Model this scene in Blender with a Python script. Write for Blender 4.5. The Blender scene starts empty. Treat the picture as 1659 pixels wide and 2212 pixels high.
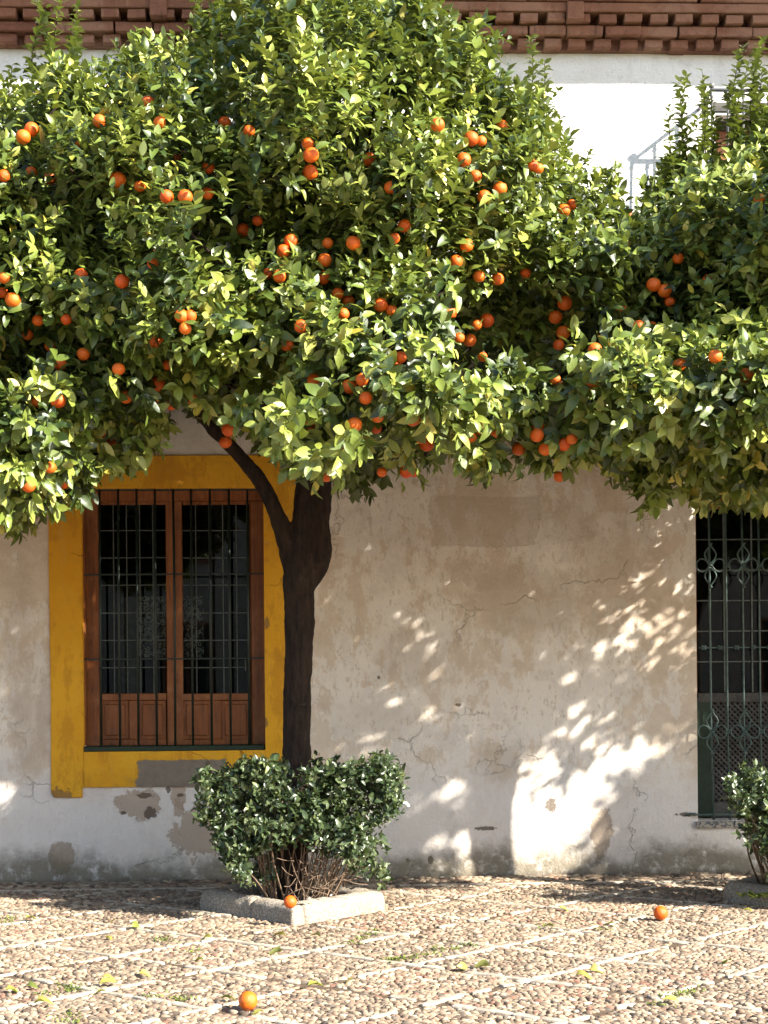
import bpy, bmesh, math, random
import numpy as np
from mathutils import Vector, Matrix, noise as mnoise

rnd = random.Random(7)
rng = np.random.default_rng(11)
S = bpy.context.scene
COL = S.collection

# ------------------------------------------------------------------ camera
EYE = 1.47
F = 3195.0            # focal length in units of a 1659 x 2212 picture
HZ = 1459.0           # horizon row of that picture
YAW, ROLL = math.radians(2.25), 0.0086
cam_d = bpy.data.cameras.new('camera'); cam = bpy.data.objects.new('camera', cam_d); COL.objects.link(cam)
cam.rotation_mode = 'QUATERNION'
Rm = Matrix.Rotation(-YAW, 3, 'Z') @ Matrix.Rotation(math.radians(90), 3, 'X') @ Matrix.Rotation(-ROLL, 3, 'Z')
cam.rotation_quaternion = Rm.to_quaternion(); cam.location = (0, 0, EYE)
cam_d.sensor_fit = 'VERTICAL'; cam_d.sensor_height = 36; cam_d.sensor_width = 27
cam_d.lens = F / 2212 * 36; cam_d.shift_y = (HZ - 1106) / 2212; cam_d.clip_end = 500
S.camera = cam

# ------------------------------------------------------------------ light
TOSUN = Vector((1.4, -1.0, 1.08)).normalized()
world = bpy.data.worlds.new("World"); S.world = world; world.use_nodes = True
wn = world.node_tree; bg = wn.nodes['Background']
sky = wn.nodes.new('ShaderNodeTexSky'); sky.sky_type = 'NISHITA'; sky.sun_disc = False
sky.sun_elevation = math.asin(TOSUN.z); sky.sun_rotation = math.atan2(TOSUN.x, TOSUN.y)
wn.links.new(sky.outputs[0], bg.inputs[0]); bg.inputs[1].default_value = 0.085
sun_d = bpy.data.lights.new('sun', 'SUN'); sun = bpy.data.objects.new('sun', sun_d); COL.objects.link(sun)
sun_d.energy = 4.2; sun_d.angle = math.radians(0.7); sun_d.color = (1.0, 0.93, 0.82)
sun.rotation_mode = 'QUATERNION'; sun.rotation_quaternion = (-TOSUN).to_track_quat('-Z', 'Y')
sun.location = (8, -4, 9)
S.view_settings.view_transform = 'Standard'; S.view_settings.look = 'None'
S.view_settings.gamma = 1; S.view_settings.use_curve_mapping = False
S.view_settings.exposure = 2.05
S.cycles.max_bounces = 6; S.cycles.diffuse_bounces = 3; S.cycles.glossy_bounces = 2; S.cycles.transmission_bounces = 3; S.cycles.transparent_max_bounces = 6

# ------------------------------------------------------------------ picture <-> world
WALL = 10.71
RMN = np.array(Rm)
def W(u, v, Y):
    """world point seen at (u, v) of the 1659 x 2212 picture on the plane y = Y"""
    d = Rm @ Vector(((u - 829.5) / F, -(v - HZ) / F, -1.0)); k = Y / d.y
    return Vector((d.x * k, Y, EYE + d.z * k))
def G(u, v, z=0.0):
    d = Rm @ Vector(((u - 829.5) / F, -(v - HZ) / F, -1.0)); k = (z - EYE) / d.z
    return Vector((d.x * k, d.y * k, z))
def Wn(u, v, Y):
    d = np.stack([(u - 829.5) / F, -(v - HZ) / F, -np.ones_like(u)], -1) @ RMN.T
    k = Y / d[:, 1]; p = d * k[:, None]; p[:, 2] += EYE
    return p
def Pn(p):
    q = (p - np.array([0, 0, EYE])) @ RMN
    return 829.5 - F * q[:, 0] / q[:, 2], HZ + F * q[:, 1] / q[:, 2]

# ------------------------------------------------------------------ object helpers
def link(o, parent=None):
    COL.objects.link(o)
    if parent is not None: o.parent = parent
    return o
def tag(o, label=None, cat=None, group=None, kind=None):
    if label: o['label'] = label
    if cat: o['category'] = cat
    if group: o['group'] = group
    if kind: o['kind'] = kind
    return o
def empty(name, loc=(0, 0, 0)):
    o = bpy.data.objects.new(name, None); o.location = loc; o.empty_display_size = .1
    return link(o)
def put(name, me, parent=None, mat=None, loc=None):
    """link a mesh given in world coordinates; children stay in world coordinates too"""
    if mat is not None and not me.materials: me.materials.append(mat)
    o = bpy.data.objects.new(name, me)
    if loc is not None: o.location = loc
    link(o, parent)
    if parent is not None: o.matrix_parent_inverse = pinv(parent)
    return o
def pinv(p):
    m = Matrix.Identity(4)
    while p is not None:
        m = p.matrix_parent_inverse @ Matrix.LocRotScale(p.location, p.rotation_euler, p.scale) @ m if False else Matrix.LocRotScale(p.location, p.rotation_euler, p.scale) @ m
        if p.parent is not None: m = p.matrix_parent_inverse @ m
        p = p.parent
    return m.inverted()
def np_mesh(name, V, T, smooth=True, attr=None):
    V = np.asarray(V, dtype=np.float32).reshape(-1, 3); T = np.asarray(T, dtype=np.int32).reshape(-1, 3)
    me = bpy.data.meshes.new(name)
    me.vertices.add(len(V)); me.vertices.foreach_set('co', V.ravel())
    me.loops.add(T.size); me.loops.foreach_set('vertex_index', T.ravel())
    me.polygons.add(len(T)); me.polygons.foreach_set('loop_start', np.arange(0, T.size, 3, dtype=np.int32))
    me.polygons.foreach_set('use_smooth', np.full(len(T), smooth))
    if attr is not None:
        a = me.attributes.new('tint', 'FLOAT', 'POINT'); a.data.foreach_set('value', np.asarray(attr, dtype=np.float32))
    me.update(calc_edges=True); me.validate()
    return me
def bm_mesh(name, bm, smooth=False):
    me = bpy.data.meshes.new(name); bm.normal_update(); bm.to_mesh(me); bm.free()
    if smooth: me.polygons.foreach_set('use_smooth', [True] * len(me.polygons))
    return me
def add_box(bm, x0, x1, y0, y1, z0, z1, bev=0):
    vs = [bm.verts.new(c) for c in [(x0,y0,z0),(x1,y0,z0),(x1,y1,z0),(x0,y1,z0),(x0,y0,z1),(x1,y0,z1),(x1,y1,z1),(x0,y1,z1)]]
    fs = [bm.faces.new([vs[i] for i in f]) for f in [(3,2,1,0),(4,5,6,7),(0,1,5,4),(1,2,6,5),(2,3,7,6),(3,0,4,7)]]
    if bev:
        es = {e for f in fs for e in f.edges}
        bmesh.ops.bevel(bm, geom=list(es), offset=bev, segments=1, affect='EDGES')
def box(name, x0, x1, y0, y1, z0, z1, mat, parent=None, bev=0.004):
    bm = bmesh.new(); add_box(bm, min(x0,x1), max(x0,x1), min(y0,y1), max(y0,y1), min(z0,z1), max(z0,z1), bev)
    return put(name, bm_mesh(name, bm), parent, mat)
def pxbox(name, u0, u1, v0, v1, y0, y1, mat, parent=None, bev=0.004):
    """box whose front face (plane y0) spans the given picture rectangle"""
    um, vm = (u0 + u1) / 2, (v0 + v1) / 2
    return box(name, W(u0, vm, y0).x, W(u1, vm, y0).x, y0, y1, W(um, v1, y0).z, W(um, v0, y0).z, mat, parent, bev)
def tube_vt(pts, radii, n=6, cap=True, off=0):
    pts = [Vector(p) for p in pts]; V = []; T = []
    up = Vector((0, 0, 1)); t0 = (pts[1] - pts[0]).normalized()
    a = t0.cross(up)
    if a.length < .2: a = t0.cross(Vector((1, 0, 0)))
    a.normalize()
    for i, p in enumerate(pts):
        t = (pts[min(i+1, len(pts)-1)] - pts[max(i-1, 0)]).normalized()
        a = (a - t * a.dot(t)).normalized(); b = t.cross(a)
        r = radii[i] if hasattr(radii, '__len__') else radii
        for k in range(n):
            g = 2*math.pi*k/n; V.append(p + (a*math.cos(g) + b*math.sin(g))*r)
    for i in range(len(pts)-1):
        for k in range(n):
            q = (i*n+k, i*n+(k+1) % n, (i+1)*n+(k+1) % n, (i+1)*n+k)
            T += [(q[0], q[1], q[2]), (q[0], q[2], q[3])]
    if cap:
        for k in range(1, n-1):
            T.append((0, k+1, k)); m = (len(pts)-1)*n; T.append((m, m+k, m+k+1))
    return V, [tuple(i+off for i in t) for t in T]
def tubes_mesh(name, lst, n=6, smooth=True):
    V, T = [], []
    for pts, r in lst:
        v, t = tube_vt(pts, r, n, True, len(V)); V += [tuple(x) for x in v]; T += t
    return np_mesh(name, np.array(V), np.array(T), smooth)
def spline(pts, n=6):
    """Catmull-Rom through points"""
    P = [Vector(p) for p in pts]; P = [P[0]*2-P[1]] + P + [P[-1]*2-P[-2]]; out = []
    for i in range(1, len(P)-2):
        for k in range(n):
            t = k/n
            out.append(.5*((2*P[i]) + (P[i+1]-P[i-1])*t + (2*P[i-1]-5*P[i]+4*P[i+1]-P[i+2])*t*t + (3*P[i]-P[i-1]-3*P[i+1]+P[i+2])*t**3))
    out.append(P[-2]); return out

# ------------------------------------------------------------------ material helpers
class NT:
    def __init__(s, name):
        s.m = bpy.data.materials.new(name); s.m.use_nodes = True; s.t = s.m.node_tree
        s.b = s.t.nodes['Principled BSDF']; s.out = s.t.nodes['Material Output']
        s.geo = s.t.nodes.new('ShaderNodeNewGeometry'); s.pos = s.geo.outputs['Position']
    def l(s, a, b):
        if hasattr(a, 'is_output') or isinstance(a, bpy.types.NodeSocket): s.t.links.new(a, b)
        else:
            if b.type == 'RGBA' and len(a) == 3: a = (*a, 1)
            b.default_value = a
    def math(s, op, a, b=None, c=None, clamp=False):
        n = s.t.nodes.new('ShaderNodeMath'); n.operation = op; n.use_clamp = clamp
        for i, x in enumerate((a, b, c)):
            if x is not None: s.l(x, n.inputs[i])
        return n.outputs[0]
    def mapr(s, x, a, b, c=0., d=1.):
        n = s.t.nodes.new('ShaderNodeMapRange'); n.interpolation_type = 'SMOOTHSTEP'
        for i, q in enumerate((x, a, b, c, d)): s.l(q, n.inputs[i])
        return n.outputs[0]
    def mix(s, f, a, b, mode='MIX'):
        n = s.t.nodes.new('ShaderNodeMix'); n.data_type = 'RGBA'; n.blend_type = mode
        s.l(f, n.inputs[0]); s.l(a, n.inputs[6]); s.l(b, n.inputs[7]); return n.outputs[2]
    def vec(s, scale=(1,1,1), loc=(0,0,0), src=None, rot=(0,0,0)):
        n = s.t.nodes.new('ShaderNodeMapping'); s.l(src or s.pos, n.inputs[0]); n.inputs[1].default_value = loc
        n.inputs[2].default_value = rot; n.inputs[3].default_value = scale; return n.outputs[0]
    def noise(s, scale, detail=4, rough=.55, v=None, dist=0., out=0):
        n = s.t.nodes.new('ShaderNodeTexNoise'); s.l(v or s.pos, n.inputs['Vector'])
        n.inputs['Scale'].default_value = scale; n.inputs['Detail'].default_value = detail
        n.inputs['Roughness'].default_value = rough; n.inputs['Distortion'].default_value = dist
        return n.outputs[out]
    def voro(s, scale, feat='F1', v=None, out=0):
        n = s.t.nodes.new('ShaderNodeTexVoronoi'); n.feature = feat; s.l(v or s.pos, n.inputs['Vector'])
        n.inputs['Scale'].default_value = scale; return n.outputs[out]
    def ramp(s, f, stops):
        n = s.t.nodes.new('ShaderNodeValToRGB'); s.l(f, n.inputs[0]); cr = n.color_ramp
        while len(cr.elements) < len(stops): cr.elements.new(.5)
        for e, (p, c) in zip(cr.elements, stops): e.position = p; e.color = (*c, 1)
        return n.outputs[0]
    def sep(s, v=None):
        n = s.t.nodes.new('ShaderNodeSeparateXYZ'); s.l(v or s.pos, n.inputs[0]); return n.outputs
    def attr(s, name):
        n = s.t.nodes.new('ShaderNodeAttribute'); n.attribute_name = name; return n.outputs['Fac']
    def orand(s):
        return s.t.nodes.new('ShaderNodeObjectInfo').outputs['Random']
    def bump(s, h, dist=.01, strength=1., prev=None):
        n = s.t.nodes.new('ShaderNodeBump'); s.l(h, n.inputs['Height']); n.inputs['Distance'].default_value = dist
        n.inputs['Strength'].default_value = strength
        if prev is not None: s.l(prev, n.inputs['Normal'])
        return n.outputs[0]
    def fin(s, col, rough=.7, nrm=None, spec=.5, metal=0.):
        s.l(col, s.b.inputs['Base Color']); s.l(rough, s.b.inputs['Roughness']); s.l(metal, s.b.inputs['Metallic'])
        s.b.inputs['Specular IOR Level'].default_value = spec
        if nrm is not None: s.l(nrm, s.b.inputs['Normal'])
        return s.m

def mat_plaster(name, yellow=False):
    n = NT(name); sp = n.sep(); X, Z = sp[0], sp[2]
    MASKS = []
    def blob(u, v, ru, rv, soft=.25, amp=.9, sc=9., box=False):
        c = W(u, v, WALL); rx, rz = ru / 298, rv / 298; sc = sc*1.0
        dx = n.math('DIVIDE', n.math('SUBTRACT', X, c.x), rx); dz = n.math('DIVIDE', n.math('SUBTRACT', Z, c.z), rz)
        r = n.math('MAXIMUM', n.math('ABSOLUTE', dx), n.math('ABSOLUTE', dz)) if box else n.math('SQRT', n.math('ADD', n.math('MULTIPLY', dx, dx), n.math('MULTIPLY', dz, dz)))
        nz = n.noise(sc, 7, .68)
        r = n.math('ADD', r, n.math('MULTIPLY', n.math('SUBTRACT', nz, .5), amp*4.5))
        mk = n.mapr(r, 1 + soft/2, 1 - soft/2)
        if soft < .3: MASKS.append(mk)
        return mk
    n1 = n.noise(1.1, 7, .62, dist=.4); n2 = n.noise(5., 8, .65); streak = n.noise(1., 6, .7, v=n.vec((9, 1, .9)))
    fine = n.noise(55., 6, .6); brush = n.noise(1., 4, .6, v=n.vec((14, 14, 60)))
    crv = n.t.nodes.new('ShaderNodeVectorMath'); crv.operation = 'ADD'
    s2 = n.t.nodes.new('ShaderNodeVectorMath'); s2.operation = 'SCALE'
    n.l(n.noise(4., 4, .6, out=1), s2.inputs[0]); s2.inputs['Scale'].default_value = .35
    n.l(n.pos, crv.inputs[0]); n.l(s2.outputs[0], crv.inputs[1])
    edge = n.voro(.75, 'DISTANCE_TO_EDGE', v=crv.outputs[0])
    edge2 = n.voro(2.1, 'DISTANCE_TO_EDGE', v=crv.outputs[0])
    crack = n.math('MULTIPLY', n.mapr(edge, .006, .001), n.mapr(n.noise(1.3, 2), .55, .62))
    crack2 = n.math('MULTIPLY', n.mapr(edge2, .010, .002), n.mapr(n.noise(.9, 2, v=n.vec(loc=(4,7,2))), .60, .68))
    cracks = n.math('MAXIMUM', crack, crack2)
    if yellow:
        col = n.mix(n.mapr(n1, .35, .7), (.80, .42, .03), (.70, .33, .018))
        col = n.mix(n.math('MULTIPLY', n.mapr(n2, .52, .72), .45), col, (.36, .16, .03))
        col = n.mix(n.math('MULTIPLY', n.mapr(streak, .58, .72), .4), col, (.62, .36, .10))
        col = n.mix(n.math('MULTIPLY', n.mapr(n.noise(1., 9, .75, v=n.vec((3.2, 1, 1.1))), .50, .57), .5), col, (.50, .215, .02))
        col = n.mix(n.math('MULTIPLY', n.mapr(n.noise(20., 8, .8), .62, .66), .6), col, (.70, .48, .20))
        cem = blob(392, 1680, 92, 38, .08, .12, 9., True)
        col = n.mix(cem, col, n.mix(n.noise(18., 5), (.18, .145, .11), (.30, .25, .195)))
        ch = blob(128, 1716, 26, 12, .15, .8, 22.); ch = n.math('MAXIMUM', ch, blob(577, 1348, 5, 14, .2, .6, 30.))
        ch = n.math('MAXIMUM', ch, blob(573, 1560, 5, 10, .2, .6, 30.))
        col = n.mix(n.math('MULTIPLY', ch, .7), col, (.2, .12, .07))
        col = n.mix(n.math('MULTIPLY', cracks, .55), col, (.16, .07, .02))
    else:
        up = n.mapr(Z, 2.75, 3.6)
        white = n.mix(n.mapr(n2, .4, .7), (.80, .785, .76), (.74, .72, .69))
        cream = n.mix(n.mapr(n1, .40, .66), (.86, .785, .69), (.75, .66, .545))
        cream = n.mix(n.mapr(n2, .50, .66), cream, (.74, .665, .58))
        cream = n.mix(n.math('MULTIPLY', n.mapr(streak, .54, .68), .65), cream, (.75, .69, .62))
        sc2 = n.noise(16., 9, .72, v=n.vec((1.6, 1, .8)))
        cream = n.mix(n.math('MULTIPLY', n.mapr(sc2, .54, .60), .75), cream, (.82, .76, .69))
        cream = n.mix(n.math('MULTIPLY', n.mapr(sc2, .44, .39), .5), cream, (.50, .41, .31))
        col = n.mix(up, cream, white)
        lay = n.math('ADD', n.math('MULTIPLY', n1, .55), n.math('MULTIPLY', n.noise(5.5, 10, .78, v=n.vec((1.5, 1, .75), (3, 0, 5))), .45))
        lay = n.mapr(lay, .495, .520)
        cream2 = n.mix(n.mapr(n2, .4, .62), (.72, .60, .47), (.64, .515, .385))
        col = n.mix(n.math('MULTIPLY', lay, n.math('SUBTRACT', .80, n.math('MULTIPLY', up, .72))), col, cream2)
        # the whitewashed lower left / lower right fields
        low = n.mapr(n.math('ADD', Z, n.math('MULTIPLY', n.math('SUBTRACT', n1, .5), 1.6)), .95, .60)
        col = n.mix(n.math('MULTIPLY', low, .75), col, (.80, .75, .69))
        patch = blob(1048, 1125, 116, 54, .05, .13, 8., True)
        col = n.mix(n.math('MULTIPLY', patch, .38), col, (.50, .405, .30))
        for (u, v, ru, rv, a) in [(1150, 1300, 120, 70, .45), (900, 1420, 80, 60, .4), (1330, 1250, 90, 120, .4), (1230, 1130, 60, 40, .4), (60, 1560, 40, 90, .5),
                                  (820, 1560, 90, 50, .35), (1080, 1640, 60, 40, .4), (1040, 1240, 80, 30, .4), (40, 1380, 30, 160, .35), (95, 1540, 14, 80, .5)]:
            col = n.mix(n.math('MULTIPLY', blob(u, v, ru, rv, .7, .55, 6.), a), col, (.52, .425, .33))
        for (u, v, ru, rv) in [(303, 1735, 50, 34), (386, 1722, 16, 30), (386, 1745, 12, 22), (133, 1852, 27, 30), (1300, 1800, 22, 50), (430, 1800, 60, 50)]:
            col = n.mix(n.math('MULTIPLY', blob(u, v, ru, rv, .12, .5, 12.), .8), col, (.44, .335, .24))
        for (u, v, ru, rv) in [(312, 1718, 16, 6), (325, 1755, 13, 12), (268, 1756, 8, 4), (388, 1718, 8, 4), (364, 1706, 5, 8),
                               (1048, 1790, 20, 4), (930, 1856, 6, 10), (1190, 1738, 12, 14), (1485, 1759, 22, 4), (350, 1000, 3, 3), (818, 1463, 3, 4), (990, 1523, 6, 4), (880, 1858, 4, 4)]:
            col = n.mix(n.math('MULTIPLY', blob(u, v, ru, rv, .2, .55, 26.), .85), col, (.12, .085, .06))
        base = n.math('ADD', Z, n.math('MULTIPLY', n.math('SUBTRACT', n.noise(1.6, 8, .66), .5), .62))
        g = n.math('MULTIPLY', n.mapr(base, .27, .08), n.mapr(n.noise(14., 8, .7), .22, .52))
        col = n.mix(n.math('MULTIPLY', g, .85), col, n.mix(n.noise(7., 5), (.085, .083, .045), (.235, .19, .13)))
        foot = n.mapr(n.math('ADD', Z, n.math('MULTIPLY', n.noise(6., 5), .08)), .09, .03)
        col = n.mix(n.math('MULTIPLY', foot, .6), col, (.10, .08, .06))
        # grime running down from the cornice
        topd = n.math('MULTIPLY', n.mapr(Z, 5.6, 6.0), n.mapr(n.noise(9., 6, .7), .55, .7))
        col = n.mix(n.math('MULTIPLY', topd, .22), col, (.42, .38, .32))
        col = n.mix(n.math('MULTIPLY', cracks, n.math('ADD', .2, n.math('MULTIPLY', up, .6))), col, (.36, .30, .24))
    h = n.math('ADD', n.math('MULTIPLY', fine, .35), n.math('MULTIPLY', n.noise(9., 8, .65), 1.))
    h = n.math('ADD', h, n.math('MULTIPLY', brush, .18))
    h = n.math('SUBTRACT', h, n.math('MULTIPLY', cracks, .8))
    if not yellow: h = n.math('ADD', h, n.math('MULTIPLY', n.mapr(n.noise(16., 9, .72, v=n.vec((1.6, 1, .8))), .56, .6), .10))
    for mk in MASKS: h = n.math('SUBTRACT', h, n.math('MULTIPLY', mk, .22))
    return n.fin(col, .88, n.bump(h, .014, .8), .25)

def mat_brick():
    n = NT('painted_brick'); r = n.orand()
    v = n.noise(3.2, 6, .65)
    col = n.mix(n.mapr(v, .35, .65), (.17, .066, .042), (.24, .105, .064))
    col = n.mix(n.math('MULTIPLY', r, .5), col, (.27, .135, .085))
    col = n.mix(n.mapr(n.noise(1., 8, .76, v=n.vec((5, 5, .7))), .56, .62), col, (.32, .17, .11))
    col = n.mix(n.math('MULTIPLY', n.mapr(n.noise(22., 6, .7), .5, .7), .45), col, (.09, .045, .03))
    col = n.mix(n.math('MULTIPLY', n.mapr(n.noise(1.7, 8, .7), .50, .60), .55), col, (.33, .19, .13))
    col = n.mix(n.math('MULTIPLY', n.mapr(n.noise(1., 8, .8, v=n.vec((16, 3, 1.2))), .60, .64), .8), col, (.10, .05, .035))
    return n.fin(col, .85, n.bump(n.math('ADD', n.noise(60., 6, .65), n.noise(12., 6, .6)), .010, .9), .3)

def mat_simple(name, c1, c2, scale=8., rough=.6, bump=.003, bs=60., spec=.4, metal=0., stretch=(1,1,1)):
    n = NT(name); v = n.vec(stretch)
    col = n.mix(n.mapr(n.noise(scale, 6, .65, v=v), .33, .67), c1, c2)
    return n.fin(col, rough, n.bump(n.noise(bs, 5, .6, v=v), bump, .8), spec, metal)

def mat_wood():
    n = NT('varnished_wood'); v = n.vec((22, 22, 1.6)); r = n.orand()
    g = n.noise(1.6, 7, .7, v=v, dist=.6)
    col = n.mix(n.mapr(g, .35, .68), (.30, .095, .018), (.16, .048, .012))
    col = n.mix(n.mapr(n.noise(2.4, 5, .7), .48, .7), col, (.36, .15, .05))
    col = n.mix(n.math('MULTIPLY', n.mapr(n.noise(9., 5, .75, v=n.vec((3, 3, .6))), .6, .68), .6), col, (.06, .025, .012))
    return n.fin(col, .42, n.bump(g, .003, .6), .5)

def mat_leaf(name, ramp, rough=.36, trans=.28, tcol=(.30, .42, .04), obj=False):
    n = NT(name)
    t = n.attr('tint')
    base = n.ramp(t, ramp)
    back = n.mix(.5, base, (.16, .19, .09))
    col = n.mix(n.geo.outputs['Backfacing'], base, back)
    col = n.mix(n.math('MULTIPLY', n.mapr(n.noise(26., 3), .5, .75), .35), col, (.15, .17, .03))
    n.fin(col, rough, n.bump(n.noise(70., 3), .003, .5), .65)
    tr = n.t.nodes.new('ShaderNodeBsdfTranslucent'); n.l(tcol, tr.inputs[0])
    mx = n.t.nodes.new('ShaderNodeMixShader'); mx.inputs[0].default_value = trans
    n.t.links.new(n.b.outputs[0], mx.inputs[1]); n.t.links.new(tr.outputs[0], mx.inputs[2]); n.t.links.new(mx.outputs[0], n.out.inputs[0])
    return n.m

def mat_orange():
    n = NT('orange_peel'); r = n.orand(); tc = n.t.nodes.new('ShaderNodeTexCoord').outputs['Object']
    col = n.mix(n.mapr(n.noise(14., 4, v=tc), .35, .7), (.74, .118, .008), (.60, .068, .006))
    col = n.mix(n.math('MULTIPLY', r, .55), col, (.84, .21, .014))
    col = n.mix(n.math('MULTIPLY', n.mapr(n.noise(60., 4, .7, v=tc), .62, .7), .5), col, (.28, .09, .02))
    por = n.voro(420., v=tc)
    return n.fin(col, .42, n.bump(por, .0016, .6), .45)

def mat_glass():
    n = NT('window_glass'); n.fin((.01, .012, .014), .03, n.bump(n.noise(3.5, 2), .004, .35), .5)
    tr = n.t.nodes.new('ShaderNodeBsdfTransparent'); tr.inputs[0].default_value = (.75, .8, .78, 1)
    fr = n.t.nodes.new('ShaderNodeFresnel'); fr.inputs[0].default_value = 1.5
    gl = n.t.nodes.new('ShaderNodeBsdfGlossy'); gl.inputs['Roughness'].default_value = .02
    n.l(n.bump(n.noise(3.5, 2), .001, .2), gl.inputs['Normal'])
    mx = n.t.nodes.new('ShaderNodeMixShader'); n.l(fr.outputs[0], mx.inputs[0])
    n.l(tr.outputs[0], mx.inputs[1]); n.l(gl.outputs[0], mx.inputs[2]); n.l(mx.outputs[0], n.out.inputs[0])
    return n.m

def mat_pebble():
    n = NT('river_pebble'); t = n.attr('tint')
    col = n.ramp(t, [(0, (.075, .052, .036)), (.12, (.22, .160, .105)), (.25, (.32, .245, .165)), (.38, (.17, .10, .066)), (.5, (.40, .325, .225)),
                     (.62, (.19, .142, .094)), (.72, (.085, .072, .06)), (.84, (.27, .175, .115)), (.93, (.44, .38, .285)), (1, (.18, .085, .055))])
    col = n.mix(n.math('MULTIPLY', n.mapr(n.noise(1.2, 4), .4, .65), .2), col, (.21, .16, .115))
    col = n.mix(n.math('MULTIPLY', n.noise(90., 4, .7), .2), col, (.27, .225, .175))
    return n.fin(col, .72, n.bump(n.noise(140., 4), .002, .6), .3)

def mat_mortar():
    n = NT('sandy_mortar')
    v = n.voro(26.); col = n.mix(n.noise(30., 6, .7), (.055, .038, .025), (.15, .11, .076))
    pe = n.voro(30., out=1); far = n.mix(n.mapr(n.voro(30.), .3, .6), n.mix(.35, (.58, .46, .36), pe, 'MULTIPLY'), (.25, .19, .14))
    sp = n.sep(); edge = n.mapr(sp[1], 5.6, 5.0); col = n.mix(edge, col, far)
    return n.fin(col, .9, n.bump(n.math('ADD', v, n.noise(80., 5)), .006, .8), .2)

def mat_granite():
    n = NT('granite'); a = n.noise(75., 4, .8); b = n.voro(170.)
    col = n.mix(n.mapr(a, .38, .62), (.22, .185, .145), (.46, .41, .34))
    col = n.mix(n.math('MULTIPLY', n.mapr(b, .62, .75), .7), col, (.14, .115, .09))
    col = n.mix(n.math('MULTIPLY', n.mapr(n.noise(7., 6, .6), .5, .7), .5), col, (.30, .24, .17))
    return n.fin(col, .9, n.bump(n.math('ADD', a, n.noise(30., 5)), .010, .9), .25)

def mat_bark():
    n = NT('citrus_bark'); v = n.vec((30, 30, 6))
    g = n.noise(1., 7, .7, v=v)
    col = n.mix(n.mapr(g, .35, .65), (.011, .006, .004), (.036, .021, .013))
    col = n.mix(n.math('MULTIPLY', n.mapr(n.noise(16., 6, .7), .58, .7), .5), col, (.06, .048, .034))
    return n.fin(col, .85, n.bump(n.math('ADD', g, n.math('MULTIPLY', n.noise(45., 6), .6)), .014, .9), .3)

M = dict(
    plaster=mat_plaster('lime_plaster'), yellow=mat_plaster('ochre_plaster', True), brick=mat_brick(), wood=mat_wood(),
    iron=mat_simple('green_black_iron', (.006, .013, .009), (.014, .026, .018), 30., .42, .002, 90., .5),
    verd=mat_simple('worn_green_iron', (.030, .058, .050), (.070, .115, .100), 26., .40, .003, 90., .55),
    greenpaint=mat_simple('green_paint', (.014, .034, .014), (.008, .020, .009), 12., .5, .003, 60.),
    greyiron=mat_simple('grey_painted_iron', (.10, .105, .11), (.16, .165, .17), 20., .5, .002, 60.),
    lead=mat_simple('zinc_came', (.07, .085, .075), (.13, .145, .13), 40., .45, .001, 60., .5, .4),
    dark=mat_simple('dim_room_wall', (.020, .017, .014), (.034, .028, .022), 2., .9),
    glass=mat_glass(), orange=mat_orange(), pebble=mat_pebble(), mortar=mat_mortar(), granite=mat_granite(), bark=mat_bark(),
    marble=mat_simple('pale_limestone', (.47, .42, .34), (.30, .245, .185), 14., .7, .004, 70.),
    soil=mat_simple('dark_soil', (.035, .022, .014), (.085, .058, .038), 30., .95, .02, 45.),
    twig=mat_simple('dry_twig', (.13, .085, .055), (.24, .165, .11), 20., .8, .002, 80.),
    gtwig=mat_simple('green_twig', (.09, .14, .03), (.14, .17, .05), 20., .6, .002, 80.),
    panelgrey=mat_simple('weathered_board', (.05, .048, .043), (.10, .094, .084), 20., .8, .003, 60.),
    tile=mat_simple('terracotta_tile', (.33, .15, .09), (.45, .24, .15), 10., .85, .004, 60.),
    stone=mat_simple('dark_stone', (.10, .09, .08), (.20, .18, .15), 20., .8, .006, 60.),
    green_fruit=mat_simple('green_peel', (.12, .22, .03), (.18, .26, .04), 20., .4, .001, 200.),
    chalk=mat_simple('pale_pebble', (.66, .60, .52), (.78, .72, .64), 20., .8, .003, 80.),
)
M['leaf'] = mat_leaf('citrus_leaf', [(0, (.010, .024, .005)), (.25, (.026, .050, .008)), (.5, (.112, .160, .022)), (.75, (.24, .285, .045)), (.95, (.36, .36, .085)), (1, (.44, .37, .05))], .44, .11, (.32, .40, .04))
M['box_leaf'] = mat_leaf('hedge_leaf', [(0, (.014, .028, .011)), (.5, (.042, .068, .028)), (.85, (.105, .138, .062)), (1, (.22, .25, .10))], .36, .10, (.16, .26, .04))
M['dry_leaf'] = mat_leaf('fallen_leaf', [(0, (.10, .15, .03)), (.4, (.26, .27, .06)), (.8, (.36, .31, .08)), (1, (.28, .18, .07))], .45, .25, (.5, .5, .05))
def mat_tile():
    n = NT('glazed_tile'); c = n.math('MULTIPLY', n.mapr(n.noise(60., 3, .5), .5, .54), .8)
    return n.fin(n.mix(c, (.40, .36, .29), (.07, .085, .12)), .3, n.bump(n.noise(30., 3), .003, .5), .5)
M['glazed'] = mat_tile()
def mat_lace():
    n = NT('lace_curtain'); v = n.vec((1, 0, 1), (0, 0, 0)); d = n.voro(34., v=n.vec((1.3, 0, 1.0)))
    hole = n.mapr(n.math('ABSOLUTE', n.math('SUBTRACT', d, .42)), .10, .16)
    n.fin((.42, .40, .37), .9, None, .2)
    tr = n.t.nodes.new('ShaderNodeBsdfTransparent'); mx = n.t.nodes.new('ShaderNodeMixShader')
    n.l(n.math('MULTIPLY', hole, .8), mx.inputs[0]); n.l(n.b.outputs[0], mx.inputs[1]); n.l(tr.outputs[0], mx.inputs[2]); n.l(mx.outputs[0], n.out.inputs[0])
    return n.m
M['lace'] = mat_lace()

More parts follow.
